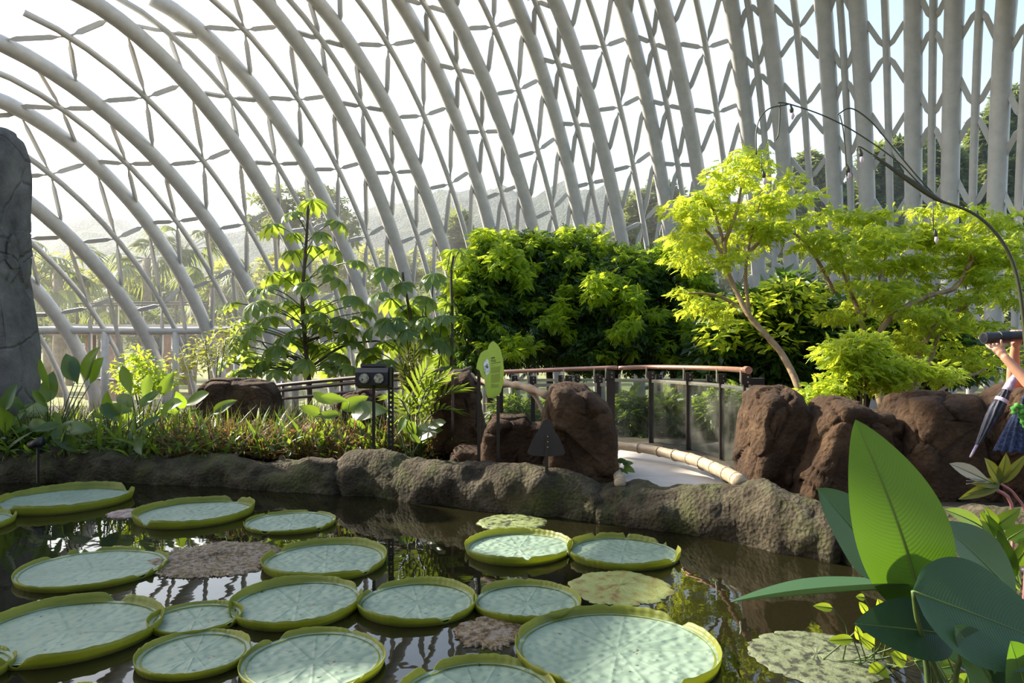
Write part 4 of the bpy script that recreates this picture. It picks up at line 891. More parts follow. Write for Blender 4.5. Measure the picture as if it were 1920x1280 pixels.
CB = [(1790, 425, 70, 34), (1850, 430, 60, 36), (1770, 480, 70, 30), (1845, 490, 64, 34), (1800, 545, 70, 28), (1880, 540, 46, 30), (1760, 600, 60, 26), (1830, 610, 50, 22), (1895, 470, 40, 34), (1860, 682, 44, 20), (1720, 640, 50, 24), (1790, 655, 40, 18)]
crown('foliage', M['airy'], t, layers(CB, 15.8, 1.0, 7, 3), SPRAY9, 0.20, 0.21, 0.0, 0.15, 0.0, True, 23)
SB = 'low sprays of light leaves by the boulders'
for k, (lab, bl, bx) in enumerate([('low light green shrub between the upright and slanted boulders', [(1545, 738, 46, 22), (1575, 722, 40, 20), (1520, 745, 26, 14)], 1545), ('light green shrub above the slanted boulder', [(1570, 660, 44, 26), (1615, 645, 50, 28), (1630, 690, 50, 26), (1590, 695, 40, 20)], 1615), ('light green shrub behind the flat-topped boulder', [(1690, 690, 50, 26), (1660, 720, 44, 18), (1760, 700, 40, 20)], 1690)]):
    t = empty('light_shrub', P(bx, 640, 9.2)); t.location.z = 0.28; tag(t, lab, 'shrub', SB)
    for b in bl: tube('stem', spline([P(bx, 640, 9.2) * 1.0 + Vector((0, 0, 0.28 - CAMZ)), P((bx + b[0]) / 2, b[1] + 40, 9.2), P(b[0], b[1], 9.2)], 4), [0.02 - 0.0015 * i for i in range(9)], M['bark'], t, 6)
    crown('foliage', M['airy'], t, [(x, y, rx, ry, 9.2, .35) for x, y, rx, ry in bl], SPRAY9, 0.12, 0.30, 0.0, 0.2, 0.0, True, 31 + k)
# dark shrubs behind
DS = 'dark shrubs behind the light trees'
for k, (lab, bl, D) in enumerate([('dark green shrub behind the end of the curved railing', [(1350, 650, 56, 60), (1400, 620, 60, 80), (1330, 700, 50, 40)], 20.46), ('dark green shrub behind the leaning trunk', [(1480, 590, 70, 80), (1450, 660, 60, 70), (1530, 640, 60, 80), (1500, 710, 70, 40)], 20.15), ('dark green shrub behind the spreading tree', [(1610, 620, 70, 70), (1680, 640, 60, 70), (1640, 700, 80, 40)], 20.77), ('dark green shrub behind the forking tree', [(1750, 640, 60, 60), (1800, 680, 50, 40), (1720, 700, 50, 36)], 21.08)]):
    t = empty('dark_shrub', P(bl[0][0], 640, D)); t.location.z = gz(t.location.y); tag(t, lab, 'shrub', DS)
    for b in bl: tube('stem', spline([P(bl[0][0], 640, D) + Vector((0, 0, gz(D) - CAMZ)), P((bl[0][0] + b[0]) / 2, b[1] + 50, D), P(b[0], b[1], D)], 4), 0.045, M['darkbark'], t, 6)
    crown('foliage', M['dense'], t, [(x, y, rx, ry, D, 1.2) for x, y, rx, ry in bl], SINGLE, 0.32, 0.36, 0.4, 0.6, -0.2, True, 41 + k)
    crown('young_leaves', M['airy'], t, [(x, y - ry * .4, rx * .8, ry * .5, D - .9, .8) for x, y, rx, ry in bl[:2]], SINGLE, 0.28, 0.12, 0.4, 0.6, -0.1, True, 141 + k)

# ================================================================ tree with umbrella-like palmate leaves
def palmate(nl=9):
    parts = []
    for k in range(nl):
        a = (k - (nl - 1) / 2) * (2 * math.pi * 0.86 / nl); L = 1.0 - 0.28 * abs(k - (nl - 1) / 2) / (nl / 2)
        v, f, _ = blade(L, 0.43 * L, 'obov', 5, 0.18, 0.0, 1)
        r_ = v[:, 1].copy(); v[:, 2] -= 0.62 * r_ ** 2; v[:, 1] *= (1 - 0.22 * r_)
        parts.append((rotz(v, -a), f))
    return merge(parts)
PV, PF = palmate(); pal_me = mesh('palmate_leaf', PV, PF); pal_me.materials.append(M['cecropia'])
t = empty('umbrella_leaf_tree', P(578, 640, 19.5)); t.location.z = gz(19.5); tag(t, 'tree with large drooping umbrella-like palmate leaves in front of the dome', 'tree')
tr1 = limb([(582, 800), (580, 720), (572, 640), (567, 560), (573, 470), (577, 400), (578, 385)], 19.5, 0.07, 0.03, M['darkbark'], t, 'trunk', 10)
limb([(790, 830), (772, 680), (770, 600), (757, 530), (755, 510)], 18.9, 0.055, 0.03, M['darkbark'], t, 'trunk')
limb([(845, 760), (848, 600), (846, 520), (850, 480)], 19.2, 0.047, 0.028, M['darkbark'], t, 'trunk')
for q in ([(578, 690), (540, 665), (505, 655), (490, 640)], [(580, 700), (520, 690), (470, 690), (440, 680)], [(575, 640), (620, 625), (660, 620)], [(580, 690), (640, 650), (690, 640), (720, 640)], [(575, 700), (560, 670), (520, 670)]): limb(q, 19.4, 0.04, 0.018, M['darkbark'], t)
LV = [(586, 393, 46), (548, 411, 36), (511, 435, 40), (633, 429, 40), (554, 448, 30), (603, 447, 32), (551, 487, 48), (624, 478, 42), (585, 475, 36), (667, 502, 38), (511, 527, 42), (554, 527, 46), (630, 539, 52), (725, 521, 50), (755, 545, 38), (813, 530, 44), (481, 554, 36), (502, 551, 36), (478, 585, 46), (505, 612, 50), (572, 594, 52), (603, 582, 46), (658, 570, 40), (682, 582, 36), (642, 615, 46), (770, 591, 52), (798, 572, 42), (728, 615, 48), (734, 576, 42), (825, 618, 38), (447, 661, 40), (460, 672, 36), (533, 646, 40), (594, 664, 46), (624, 658, 40), (621, 694, 40), (542, 694, 42), (487, 694, 40), (554, 633, 40), (664, 655, 44), (694, 630, 42), (447, 615, 36), (749, 655, 46), (786, 673, 46), (847, 484, 38), (862, 480, 28), (710, 563, 38), (690, 670, 44), (720, 690, 40), (830, 660, 40), (806, 640, 44), (640, 680, 40), (660, 700, 36), (516, 665, 40), (575, 690, 36), (760, 700, 40), (700, 705, 36), (605, 625, 40), (470, 630, 36), (530, 580, 38), (745, 610, 36), (790, 610, 40), (675, 610, 38), (612, 510, 34), (575, 545, 36), (650, 640, 38), (720, 655, 38), (840, 580, 34), (420, 690, 30), (440, 705, 30)]
r3 = random.Random(5); stalks = MB()
for _ in range(45): LV.append((r3.uniform(430, 850), 565 + 150 * r3.random() ** 0.8, r3.uniform(28, 42)))
for px, py, s in LV:
    D = 19.5 + r3.uniform(-1.4, 1.1) - (0.45 if px > 690 else 0); p = P(px, py - s * 0.38, D)
    tx = lerp(py, [380, 560, 720], [577, 567, 580]) if px < 690 else lerp(px, [690, 760, 800, 860], [762, 765, 800, 848])
    anchor = P(tx, min(py + 26, 700), 19.5 if px < 690 else 19.0)
    d = (p - anchor); d.z = 0; d = d.normalized() if d.length > 0.05 else Vector((r3.uniform(-1, 1), -0.5, 0)).normalized()
    az = math.atan2(-d.x, d.y) + r3.uniform(-0.5, 0.5); sc = s / F * D * 1.0
    o = obj('leaf', pal_me, None, None); o.location = p; o.rotation_euler = (r3.uniform(-0.55, -0.05), r3.uniform(-0.25, 0.25), az); o.scale = (sc, sc, sc * r3.uniform(0.8, 1.25)); setpar(o, t)
    stalks.tube(spline([anchor, (anchor + p) / 2 + Vector((0, 0, 0.09)), p], 3), 0.015, 5, False)
stalks.build('leaf_stalks', M['stem'], t, True)['kind'] = 'stuff'

# ================================================================ planting bed at the left
BROAD = []
for k, (L, W) in enumerate([(1, 0.42), (1, 0.55), (1, 0.34)]):
    v, f, uv = blade(L, W, ['obov', 'ovate', 'lance'][k], 8, 0.22, [0.05, 0.22, 0.12][k], 2, 0.08, k); me = mesh('broad_leaf', v, f, True, uv); me.materials.append(M['broad']); BROAD.append(me)
def leaf_between(parent, me, base, tip, nrm, wscale=1.0, name='leaf'):
    y = tip - base; L = y.length; y = y / L; x = y.cross(Vector(nrm)).normalized(); z = x.cross(y)
    m = Matrix((x * L * wscale, y * L, z * L)).transposed().to_4x4(); m.translation = base
    o = obj(name, me, None); o.matrix_basis = m; setpar(o, parent); return o
PL = [('broad-leaved plant in front of the grey stone pillar', 92, 10.6, [(72, 672, 95, 735), (97, 690, 88, 755), (135, 666, 146, 722), (168, 650, 160, 712), (190, 670, 168, 722), (120, 655, 140, 715), (60, 730, 90, 765), (30, 765, 90, 770)]),
      ('broad-leaved plant with one pale bright leaf below the deck', 265, 10.8, [(228, 684, 247, 742), (322, 694, 303, 742), (280, 700, 270, 755), (210, 735, 250, 762), (340, 752, 300, 765), (300, 722, 262, 765)]),
      ('broad-leaved plant at the left edge by the rim', 12, 10.2, [(12, 740, 50, 772), (64, 748, 36, 774), (-10, 745, 0, 800), (24, 715, 8, 770), (52, 800, 10, 808), (0, 770, 30, 812), (45, 770, 20, 800)]),
      ('broad-leaved plant drooping over the rim beside the spotlight', 120, 10.05, [(144, 848, 102, 800), (62, 803, 112, 796), (100, 770, 118, 800), (165, 800, 125, 805), (50, 792, 100, 805), (140, 780, 120, 800)]),
      ('small plant with a bright arrow-shaped leaf', 205, 10.5, [(226, 788, 190, 758), (240, 765, 200, 770), (170, 775, 200, 785), (196, 735, 205, 775)]),
      ('plant with one leaf hanging over the dark rim', 262, 9.95, [(256, 848, 262, 820), (285, 838, 268, 822), (248, 815, 264, 826), (300, 775, 268, 800), (318, 758, 300, 782)]),
      ('plant with narrow leaves behind the brown litter', 345, 11.0, [(390, 735, 345, 760), (330, 735, 345, 765), (372, 770, 350, 775), (440, 745, 400, 775), (300, 760, 340, 775)]),
      ('broad-leaved plant left of the floodlight', 640, 10.4, [(600, 742, 655, 752), (690, 740, 640, 768), (640, 775, 590, 780), (720, 762, 660, 775), (585, 735, 625, 760), (560, 760, 600, 775), (690, 800, 650, 790)]),
      ('plant with curled leaves right of the floodlight post', 770, 9.9, [(800, 808, 745, 795), (820, 800, 780, 815), (760, 780, 745, 815), (790, 830, 770, 815), (835, 790, 800, 800)])]
LG = 'broad-leaved plants of the left bed'
for lab, bx, D, ls in PL:
    t = empty('broadleaf_plant', P(bx, 640, D)); t.location.z = 0.29; tag(t, lab, 'plant', LG); rot = Vector(t.location)
    for i, (x1, y1, x0, y0) in enumerate(ls):
        b = P(x0, y0, D + r3.uniform(-.12, .12)); tp = P(x1, y1, D + r3.uniform(-.3, .2))
        leaf_between(t, BROAD[i % 2 if y1 < y0 else 1], b, tp, (r3.uniform(-.5, .5), -1, 0.5), 0.85)
        tube('leaf_stalk', spline([rot + Vector((r3.uniform(-.08, .08), r3.uniform(-.05, .05), 0)), (rot * 0.4 + b * 0.6), b], 3), [0.010, 0.010, 0.009, 0.008, 0.008, 0.007, 0.006], M['stem'], t, 5)
# loose upright and bent broad leaves among the grass, arrow-leaved
r4 = np.random.default_rng(9)
def scatter(n, px0, px1, D0, D1, r=r4):
    px = r.uniform(px0, px1, n); D = r.uniform(D0, D1, n); D = np.where(px < 80, np.minimum(D, D0 + 0.35), D); return np.stack([(px - 960) / F * D, D, np.full(n, 0.30)], 1)
GR = [blade(1.0, 0.030, 'grass', 5, 0.1, 0.35, 1)[:2], blade(1.0, 0.05, 'grass', 5, 0.2, 0.6, 1)[:2], blade(1.0, 0.09, 'lance', 5, 0.2, 0.5, 1)[:2]]
def turf(name, label, cat, tm, n, reg, h0, h1, mat, lean=0.5, zoff=0.0):
    p = scatter(n, *reg); p[:, 2] += zoff; d = np.stack([r4.normal(0, lean, n), r4.normal(0, lean, n), np.ones(n)], 1); u = r4.normal(size=(n, 3)) + np.array([0, -.6, 0.3])
    o = leaves(name, tm, p, d, u, r4.uniform(h0, h1, n), mat, None, True, r4); tag(o, label, cat, None, 'stuff'); return o
turf('grass_tangle', 'tangle of green grass blades filling the left bed', 'grass', GR[0], 4200, (-120, 880, 10.2, 13.2), 0.30, 0.85, M['grass'], 0.55)
turf('strap_leaves', 'green strap leaves among the grass of the left bed', 'leaves', GR[2], 2400, (-100, 880, 10.1, 12.6), 0.25, 0.7, M['broad'], 0.6)
turf('dry_stalks', 'dry brown stalks and leaves in front of the floodlight', 'dead leaves', GR[1], 3600, (330, 860, 10.1, 11.8), 0.2, 0.6, M['dry'], 0.8)
p = scatter(2600, 300, 860, 10.0, 11.8); p[:, 2] += r4.uniform(0, 0.42, len(p)); d = r4.normal(size=p.shape); o = leaves('dry_leaves', SINGLE, p, d, r4.normal(size=p.shape), r4.uniform(0.05, 0.13, len(p)), M['dry'], None, True, r4); tag(o, 'curled dry brown leaves caught in the grass', 'dead leaves', None, 'stuff')
p = scatter(5200, -100, 880, 9.9, 12.4); p[:, 2] += r4.uniform(0, 0.34, len(p)); d = r4.normal(size=p.shape) + np.array([0, 0, .3]); o = leaves('small_herbs', SINGLE, p, d, r4.normal(size=p.shape) * .6 + np.array([0, 0, 1]), r4.uniform(0.05, 0.14, len(p)), M['fern'], None, True, r4); tag(o, 'small bright herb leaves under the grass', 'herbs', None, 'stuff')
t = empty('bright_shrub', P(265, 640, 12.6)); t.location.z = 0.28; tag(t, 'yellow-green small-leaved shrub at the foot of the arches', 'shrub')
for x, y in ((240, 690), (265, 670), (290, 700), (255, 720)): tube('stem', spline([Vector(t.location), (Vector(t.location) + P(x, y, 12.6)) / 2 + Vector((.05, 0, 0)), P(x, y, 12.6)], 3), 0.012, M['stem'], t, 5)
crown('foliage', M['young'], t, [(258, 668, 16, 20, 12.6, .4), (236, 690, 22, 22, 12.5, .4), (280, 690, 26, 20, 12.5, .4), (300, 712, 34, 20, 12.4, .4), (255, 722, 44, 22, 12.4, .4)], SINGLE, 0.10, 0.32, 0.0, 0.6, 0, True, 61)
t = empty('bright_shrub', P(400, 640, 15)); t.location.z = 0.28; tag(t, 'thin yellow-green scrub below the ring beam beside the palmate tree', 'shrub')
for x, y in ((385, 640), (410, 650), (425, 620)): tube('stem', [Vector(t.location), P(x, y, 15)], 0.012, M['stem'], t, 5)
crown('foliage', M['fargold'], t, [(390, 660, 40, 40, 15, .6), (425, 620, 24, 50, 15, .6), (350, 680, 40, 30, 15, .6)], SINGLE, 0.11, 0.16, 0.0, 0.6, 0, True, 62)
# feathery palms by the floodlight
def frond(parent, base, tip, n=16, ll=0.36, lw=0.045, sag=0.12, name='frond', mat='fern'):
    mid = (base + tip) / 2 + Vector((0, 0, sag)); pts = spline([base, mid, tip], 10); v = []; f = []; c = 0; L = (tip - base).length
    bv, bf, _ = blade(1.0, lw / ll, 'lance', 4, 0.2, 0.12, 1)
    for k in range(n):
        t = 0.15 + 0.85 * k / (n - 1); i = min(len(pts) - 2, int(t * (len(pts) - 1))); p = pts[i]; ax = (pts[i + 1] - pts[i]).normalized()
        sd_ = ax.cross(Vector((0, 0.5, 1))).normalized()
        for s in (-1, 1):
            d = (sd_ * s * (1.15 - 0.6 * t) + ax * (0.55 + 0.5 * t) + Vector((0, 0, 0.1))).normalized(); z = ax.cross(sd_) * -1; x = d.cross(z).normalized(); z = x.cross(d)
            m = np.array([x, d, z]); q = bv @ m * ll * (1 - 0.35 * abs(t - 0.45)) + np.array(p); v.append(q); f.append(bf + c); c += len(q)
    o = obj(name, mesh(name, np.concatenate(v), np.concatenate(f)), M[mat], parent)
    tube('midrib', pts, 0.008, M['stem'], o, 5)
    return o
t = empty('feather_palm', P(790, 640, 10.0)); t.location.z = 0.29; tag(t, 'low feathery palm with long bright leaflets right of the floodlight', 'palm')
for b, tp in (((762, 800), (800, 690)), ((790, 790), (866, 728)), ((780, 780), (838, 704)), ((770, 790), (735, 745)), ((790, 800), (856, 770)), ((780, 790), (812, 720))):
    frond(t, P(b[0], b[1], 10.0), P(tp[0], tp[1], 9.8), 9, 0.30, 0.042)
    tube('leaf_stalk', [Vector(t.location), P(b[0], b[1], 10.0)], 0.01, M['stem'], t, 5)
t = empty('feather_palm', P(768, 640, 10.5)); t.location.z = 0.29; tag(t, 'upright bronze-tinged feathery plant behind the floodlight', 'palm')
for tp in ((748, 668), (765, 658), (778, 650), (792, 672), (757, 690), (785, 690)):
    frond(t, P(768, 745, 10.5), P(tp[0], tp[1], 10.4), 10, 0.17, 0.022, 0.03, 'frond', 'grass')
tube('stem', [Vector(t.location), P(768, 745, 10.5)], 0.016, M['stem'], t, 6)
for k, (lab, bl, D) in enumerate([('ferny shrub seen through the left glass panel', [(1180, 770, 36, 34), (1200, 800, 30, 20)], 12.9), ('ferny shrub seen through the middle glass panels', [(1255, 770, 40, 34), (1290, 800, 40, 24)], 12.7), ('ferny shrub seen through the right glass panel', [(1340, 775, 34, 40), (1385, 760, 34, 40)], 12.2), ('ferny shrub behind the branch rail', [(960, 780, 40, 40), (1060, 770, 50, 40)], 13.2)]):
    t = empty('fern_shrub', P(bl[0][0], 640, D)); t.location.z = 0.28; tag(t, lab, 'shrub', 'ferny shrubs behind the glass')
    for b in bl: tube('stem', [Vector(t.location), P(b[0], b[1], D)], 0.012, M['stem'], t, 5)
    crown('foliage', M['fern'], t, [(x, y, rx, ry, D, .4) for x, y, rx, ry in bl], SPRAY9, 0.2, 0.35, 0.2, 0.5, 0, True, 301 + k)
# weed at the path corner
t = empty('path_weed', G(1166, 890, 0.34)); tag(t, 'small leafy weed at the path edge beside the tall boulder', 'weed')
for k in range(11):
    b = P(1163 + r3.uniform(-6, 8), 880 + r3.uniform(-18, 10), 8.55); leaf_between(t, BROAD[1], b, b + Vector((r3.uniform(-.1, .16), -.05, r3.uniform(-.08, .09))), (0, -1, .6))

# ================================================================ big water plants in the right foreground
def bigleaf(parent, base, tip, nrm, width, prof='ovate', fold=0.10, droop=0.08, seg=22, cr=7, wave=0.04, mat='big', name='leaf', skew=0.0):
    """one large leaf from base to tip; width in metres"""
    y = tip - base; L = y.length; v, f, uv = blade(1.0, width / L, prof, seg, fold, droop, cr, wave, len(parent.children))
    v[:, 0] += skew * np.sin(v[:, 1] * math.pi) ; y = y / L; x = y.cross(Vector(nrm)).normalized(); z = x.cross(y)
    w_ = v * L @ np.array([x, y, z]); me = mesh(name, w_, f, True, uv)
    o = obj(name, me, M[mat]); me.transform(Matrix.Translation(base)); setpar(o, parent)
    rib = [Vector(p) + Vector(base) for p in w_.reshape(seg + 1, 2 * cr + 1, 3)[:, cr]]
    tube('midrib', rib, [0.0042 * (1 - 0.85 * i / seg) for i in range(seg + 1)], M['midrib'], o, 6)
    return o
def stalk(parent, pts, r0=0.011, r1=0.007):
    s = spline(pts, 6); return tube('leaf_stalk', s, [r0 + (r1 - r0) * i / (len(s) - 1) for i in range(len(s))], M['stem'], parent, 7)
M['midrib'] = surf('leaf midrib', [(0.3, (0.07, 0.12, 0.02)), (0.7, (0.11, 0.17, 0.03))], 10, 0.5, 0, 0.1)
FG = 'large-leaved water plants in the right foreground'
t = empty('water_plant', Vector((1.52, 2.7, -0.02))); tag(t, 'tall water plant with a huge backlit bright green leaf', 'plant', FG); rt = Vector(t.location)
b1 = P(1716, 1130, 2.62)
bigleaf(t, P(1733, 1150, 2.62), P(1611, 787, 2.56), (-0.15, -1, 0.12), 0.325, 'ovate', 0.10, 0.06, 26, 8, 0.03, skew=0.02)['label'] = 'huge bright green backlit leaf'
stalk(t, [rt, P(1752, 1290, 2.66), P(1736, 1190, 2.63), P(1722, 1128, 2.62)])
bigleaf(t, P(1722, 1100, 2.66), P(1366, 1117, 2.70), (0.1, 0.20, 1), 0.26, 'lance', 0.30, 0.03, 22, 6, 0.02, mat='bigshade')['label'] = 'leaf seen edge-on, stretching left over the water'
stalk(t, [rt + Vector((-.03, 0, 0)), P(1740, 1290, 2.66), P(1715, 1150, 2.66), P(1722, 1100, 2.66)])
bigleaf(t, P(1660, 1068, 2.78), P(1541, 913, 2.72), (0.12, -0.75, 0.58), 0.27, 'ovate', 0.12, 0.05, mat='bigshade')['label'] = 'bluish green leaf half hidden behind the bright one'
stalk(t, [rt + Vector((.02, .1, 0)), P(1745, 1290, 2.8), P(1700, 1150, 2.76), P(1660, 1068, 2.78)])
bigleaf(t, P(1785, 1190, 2.55), P(1613, 1162, 2.45), (0.18, -0.75, 0.58), 0.21, 'ovate', 0.14, 0.10, mat='bigshade')['label'] = 'grey-green leaf lying low across the stems'
stalk(t, [rt + Vector((.04, -.05, 0)), P(1790, 1300, 2.6), P(1800, 1230, 2.56), P(1785, 1190, 2.55)])
t = empty('water_plant', Vector((1.92, 2.85, -0.02))); tag(t, 'dark shaded water plant reaching the right edge', 'plant', FG); rt = Vector(t.location)
bigleaf(t, P(1712, 1108, 2.45), P(2010, 1215, 2.42), (0.12, -0.75, 0.58), 0.36, 'ovate', 0.10, 0.05, mat='bigshade')['label'] = 'dark shaded leaf crossing in front of the bright one'
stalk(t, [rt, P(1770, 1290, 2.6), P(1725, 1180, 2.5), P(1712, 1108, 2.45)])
bigleaf(t, P(1905, 1118, 3.0), P(1778, 975, 2.9), (0.12, -0.75, 0.58), 0.28, 'ovate', 0.10, 0.08, mat='bigshade')['label'] = 'dull olive leaf behind the shaded one'
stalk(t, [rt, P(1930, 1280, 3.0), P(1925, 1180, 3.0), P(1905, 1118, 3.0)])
bigleaf(t, P(1880, 1315, 2.4), P(1800, 1172, 2.35), (0.12, -0.75, 0.58), 0.22, 'ovate', 0.12, 0.06, mat='bigshade')['label'] = 'upright dull green leaf at the bottom edge'
bigleaf(t, P(1930, 1330, 2.4), P(1905, 1205, 2.3), (0.2, -1, 0.3), 0.20, 'ovate', 0.12, 0.06)['label'] = 'bright leaf in the bottom right corner'
bigleaf(t, P(1890, 1270, 2.6), P(1740, 1190, 2.7), (0.0, -0.7, 0.7), 0.12, 'lance', 0.15, 0.05)
stalk(t, [rt, P(1900, 1400, 2.4), P(1880, 1315, 2.4)]); stalk(t, [rt, P(1940, 1420, 2.4), P(1930, 1330, 2.4)])
t = empty('water_plant', P(1895, 640, 3.9)); t.location.z = -0.02; tag(t, 'leafy bright green plant under the dangling umbrella', 'plant', FG); rt = Vector(t.location)
for i, (x0, y0, x1, y1, wd) in enumerate([(1842, 988, 1782, 950, .09), (1870, 1000, 1856, 953, .07), (1860, 990, 1915, 955, .08), (1880, 1040, 1850, 960, .11), (1890, 1010, 1930, 985, .09), (1895, 1090, 1880, 1000, .10), (1900, 1060, 1945, 1010, .12), (1880, 1050, 1830, 1000, .10), (1915, 1100, 1875, 1040, .12), (1850, 1010, 1800, 985, .07)]):
    bigleaf(t, P(x0, y0, 3.8), P(x1, y1, 3.7), (r3.uniform(-.4, .4), -1, .6), wd, 'ovate', 0.2, 0.15, 8, 3, 0.06, 'broad'); stalk(t, [rt, P((x0 + 1890) / 2, 1120, 3.85), P(x0, y0, 3.8)], 0.007, 0.004)
t = empty('water_plant', P(1835, 640, 3.2)); t.location.z = -0.02; tag(t, 'low tangle of small leaves and stems at the bottom right', 'plant', FG); rt = Vector(t.location)
for i in range(26):
    x0, y0 = r3.uniform(1690, 1910), r3.uniform(1180, 1290); D = r3.uniform(2.9, 3.6)
    bigleaf(t, P(x0, y0, D), P(x0 + r3.uniform(-50, 40), y0 + r3.uniform(-50, 30), D), (r3.uniform(-.5, .5), -1, .6), r3.uniform(.04, .09), 'ovate', 0.2, 0.15, 7, 2, 0.06, 'broad'); stalk(t, [rt, P((x0 + 1835) / 2, y0 + 90, D), P(x0, y0, D)], 0.006, 0.003)
t = empty('pond_weed', G(1600, 1240)); tag(t, 'small yellow-green pond weed beside the grey dying pad', 'weed')
rt = Vector(t.location)
for x0, y0, x1, y1, wd in [(1562, 1140, 1525, 1135, .05), (1622, 1120, 1605, 1118, .04), (1625, 1150, 1612, 1128, .05), (1660, 1165, 1648, 1122, .09), (1685, 1130, 1690, 1118, .05), (1655, 1172, 1640, 1160, .05), (1600, 1198, 1552, 1200, .06), (1612, 1200, 1606, 1172, .05), (1640, 1210, 1610, 1190, .09), (1720, 1165, 1690, 1180, .07), (1780, 1170, 1745, 1165, .06), (1700, 1240, 1670, 1225, .10), (1660, 1250, 1630, 1275, .12), (1735, 1225, 1700, 1210, .08), (1690, 1190, 1720, 1180, .05)]:
    bigleaf(t, P(x0, y0, 4.2), P(x1, y1, 4.2), (0, -1, .5), wd, 'ovate', 0.2, 0.1, 6, 2, 0.03, 'young'); stalk(t, [rt + Vector((r3.uniform(-.2, .3), 0, 0)), P((x0 * 2 + 1640) / 3, min(1250, y0 + 40), 4.25), P(x0, y0, 4.2)], 0.005, 0.003)
# ragged lobed leaf with a pale flower head
t = empty('lobed_plant', P(1880, 640, 4.3)); t.location.z = 0.05; tag(t, 'plant with a ragged olive lobed leaf and pinkish stems below the blue bag', 'plant'); rt = Vector(t.location)
hub = P(1876, 906, 4.3); M['pinkstem'] = plain('pink stem', (0.42, 0.16, 0.17), 0.5)
M['olive'] = leafmat('olive lobed leaf', (0.10, 0.12, 0.02), (0.16, 0.17, 0.03), (0.34, 0.36, 0.03), 0.4)
for x1, y1, wd in ((1800, 935, .07), (1850, 858, .08), (1890, 850, .08), (1825, 905, .06), (1930, 850, .06), (1815, 925, .05)):
    bigleaf(t, hub, P(x1, y1, 4.25), (0, -1, .4), wd, 'ovate', 0.15, 0.08, 8, 3, 0.1, 'olive', 'lobe')
tube('stem', spline([rt, P(1900, 970, 4.3), P(1868, 917, 4.3), P(1866, 915, 4.3)], 5), 0.010, M['pinkstem'], t, 7)
tube('stem', spline([rt + Vector((.1, 0, 0)), P(1925, 990, 4.3), P(1905, 930, 4.3), hub], 5), 0.007, M['pinkstem'], t, 7)
M['palepetal'] = leafmat('pale bract', (0.28, 0.26, 0.20), (0.34, 0.32, 0.26), (0.4, 0.38, 0.3), 0.4)
bigleaf(t, P(1860, 905, 4.25), P(1786, 868, 4.2), (0.1, -1, .2), 0.08, 'obov', 0.3, 0.1, 8, 3, 0.1, 'palepetal', 'bract')
mb = MB()
for y in (895, 901, 907): mb.tube([P(1850, 902, 4.22), P(1812, y, 4.2)], 0.0025, 5)
mb.build('stamens', M['palepetal'], t)

# ================================================================ arching flower stalks overhead at the right
t = empty('flower_stalk', Vector((2.35, 3.3, 0.0))); tag(t, 'long arching dark flower stalk with dangling small flowers at upper right', 'flower stalk')
D3 = 3.3
M['darkstem'] = plain('dark green stalk', (0.035, 0.04, 0.015), 0.45)
main = spline([Vector((2.35, 3.3, 0.0)), P(1945, 900, D3), P(1928, 700, D3), P(1915, 565, D3), P(1898, 490, D3), P(1868, 438, D3), P(1825, 400, D3), P(1768, 378, D3)], 7)
tube('stalk', main, [0.011 - 0.005 * i / (len(main) - 1) for i in range(len(main))], M['darkstem'], t, 8)
tube('sheath', spline([P(1775, 381, D3), P(1752, 370, D3), P(1700, 335, D3), P(1636, 290, D3)], 6), [0.006 + 0.007 * math.sin(i / 18 * 3.1) ** 2 for i in range(19)], M['darkstem'], t, 7)
BR = [[(1768, 378), (1725, 345), (1680, 300), (1600, 245), (1540, 215), (1480, 195), (1458, 192)], [(1760, 374), (1715, 325), (1665, 265), (1630, 225), (1595, 203), (1570, 215)], [(1640, 292), (1612, 275), (1606, 282)], [(1480, 195), (1440, 205), (1420, 235), (1418, 290)], [(1462, 192), (1462, 220), (1460, 250), (1455, 262)], [(1575, 215), (1582, 250), (1588, 330)]]
for q in BR: tube('branchlet', spline([P(x, y, D3) for x, y in q], 6), 0.0032, M['darkstem'], t, 5)
M['petal'] = leafmat('pale lilac petal', (0.5, 0.45, 0.5), (0.62, 0.56, 0.62), (0.6, 0.55, 0.6), 0.4)
for x, y in ((1482, 208), (1612, 290), (1430, 330), (1588, 320), (1752, 440)):
    if (x, y) in ((1752, 440), (1430, 330)): tube('branchlet', [P(x - 3, y - (70 if x > 1700 else 40), D3), P(x - 1, y - 5, D3)], 0.0022, M['darkstem'], t, 5)
    mb = MB(); mb.tube([P(x, y - 12, D3), P(x + 2, y - 2, D3), P(x + 3, y + 4, D3)], [0.003, 0.010, 0.006], 7); fl = mb.build('flower', M['darkstem'], t, True)
    mb = MB(); mb.tube([P(x + 3, y + 3, D3), P(x + 4, y + 10, D3), P(x + 4, y + 16, D3)], [0.006, 0.010, 0.003], 7); mb.build('petal', M['petal'], fl, True)

# ================================================================ photographer at the right edge
PD = 4.8
M['skin'] = surf('skin', [(0.3, (0.40, 0.20, 0.12)), (0.7, (0.47, 0.25, 0.155))], 6, 0.5, 0, 0.05, 60)
M['shirt'] = surf('coral shirt', [(0.3, (0.42, 0.10, 0.09)), (0.7, (0.50, 0.14, 0.12))], 8, 0.85, 0, 0.3, 40)
M['trousers'] = surf('grey trousers', [(0.3, (0.12, 0.12, 0.125)), (0.7, (0.17, 0.17, 0.175))], 8, 0.9, 0, 0.3, 60)
M['hair'] = surf('black hair', [(0.3, (0.008, 0.006, 0.005)), (0.7, (0.03, 0.022, 0.016))], 14, 0.5, 0, 0.6, 60)
M['camblack'] = surf('black camera body', [(0.3, (0.010, 0.010, 0.010)), (0.7, (0.02, 0.02, 0.02))], 20, 0.4, 0, 0.2, 120)
X0 = P(1992, 640, PD).x; GZ0 = 0.33
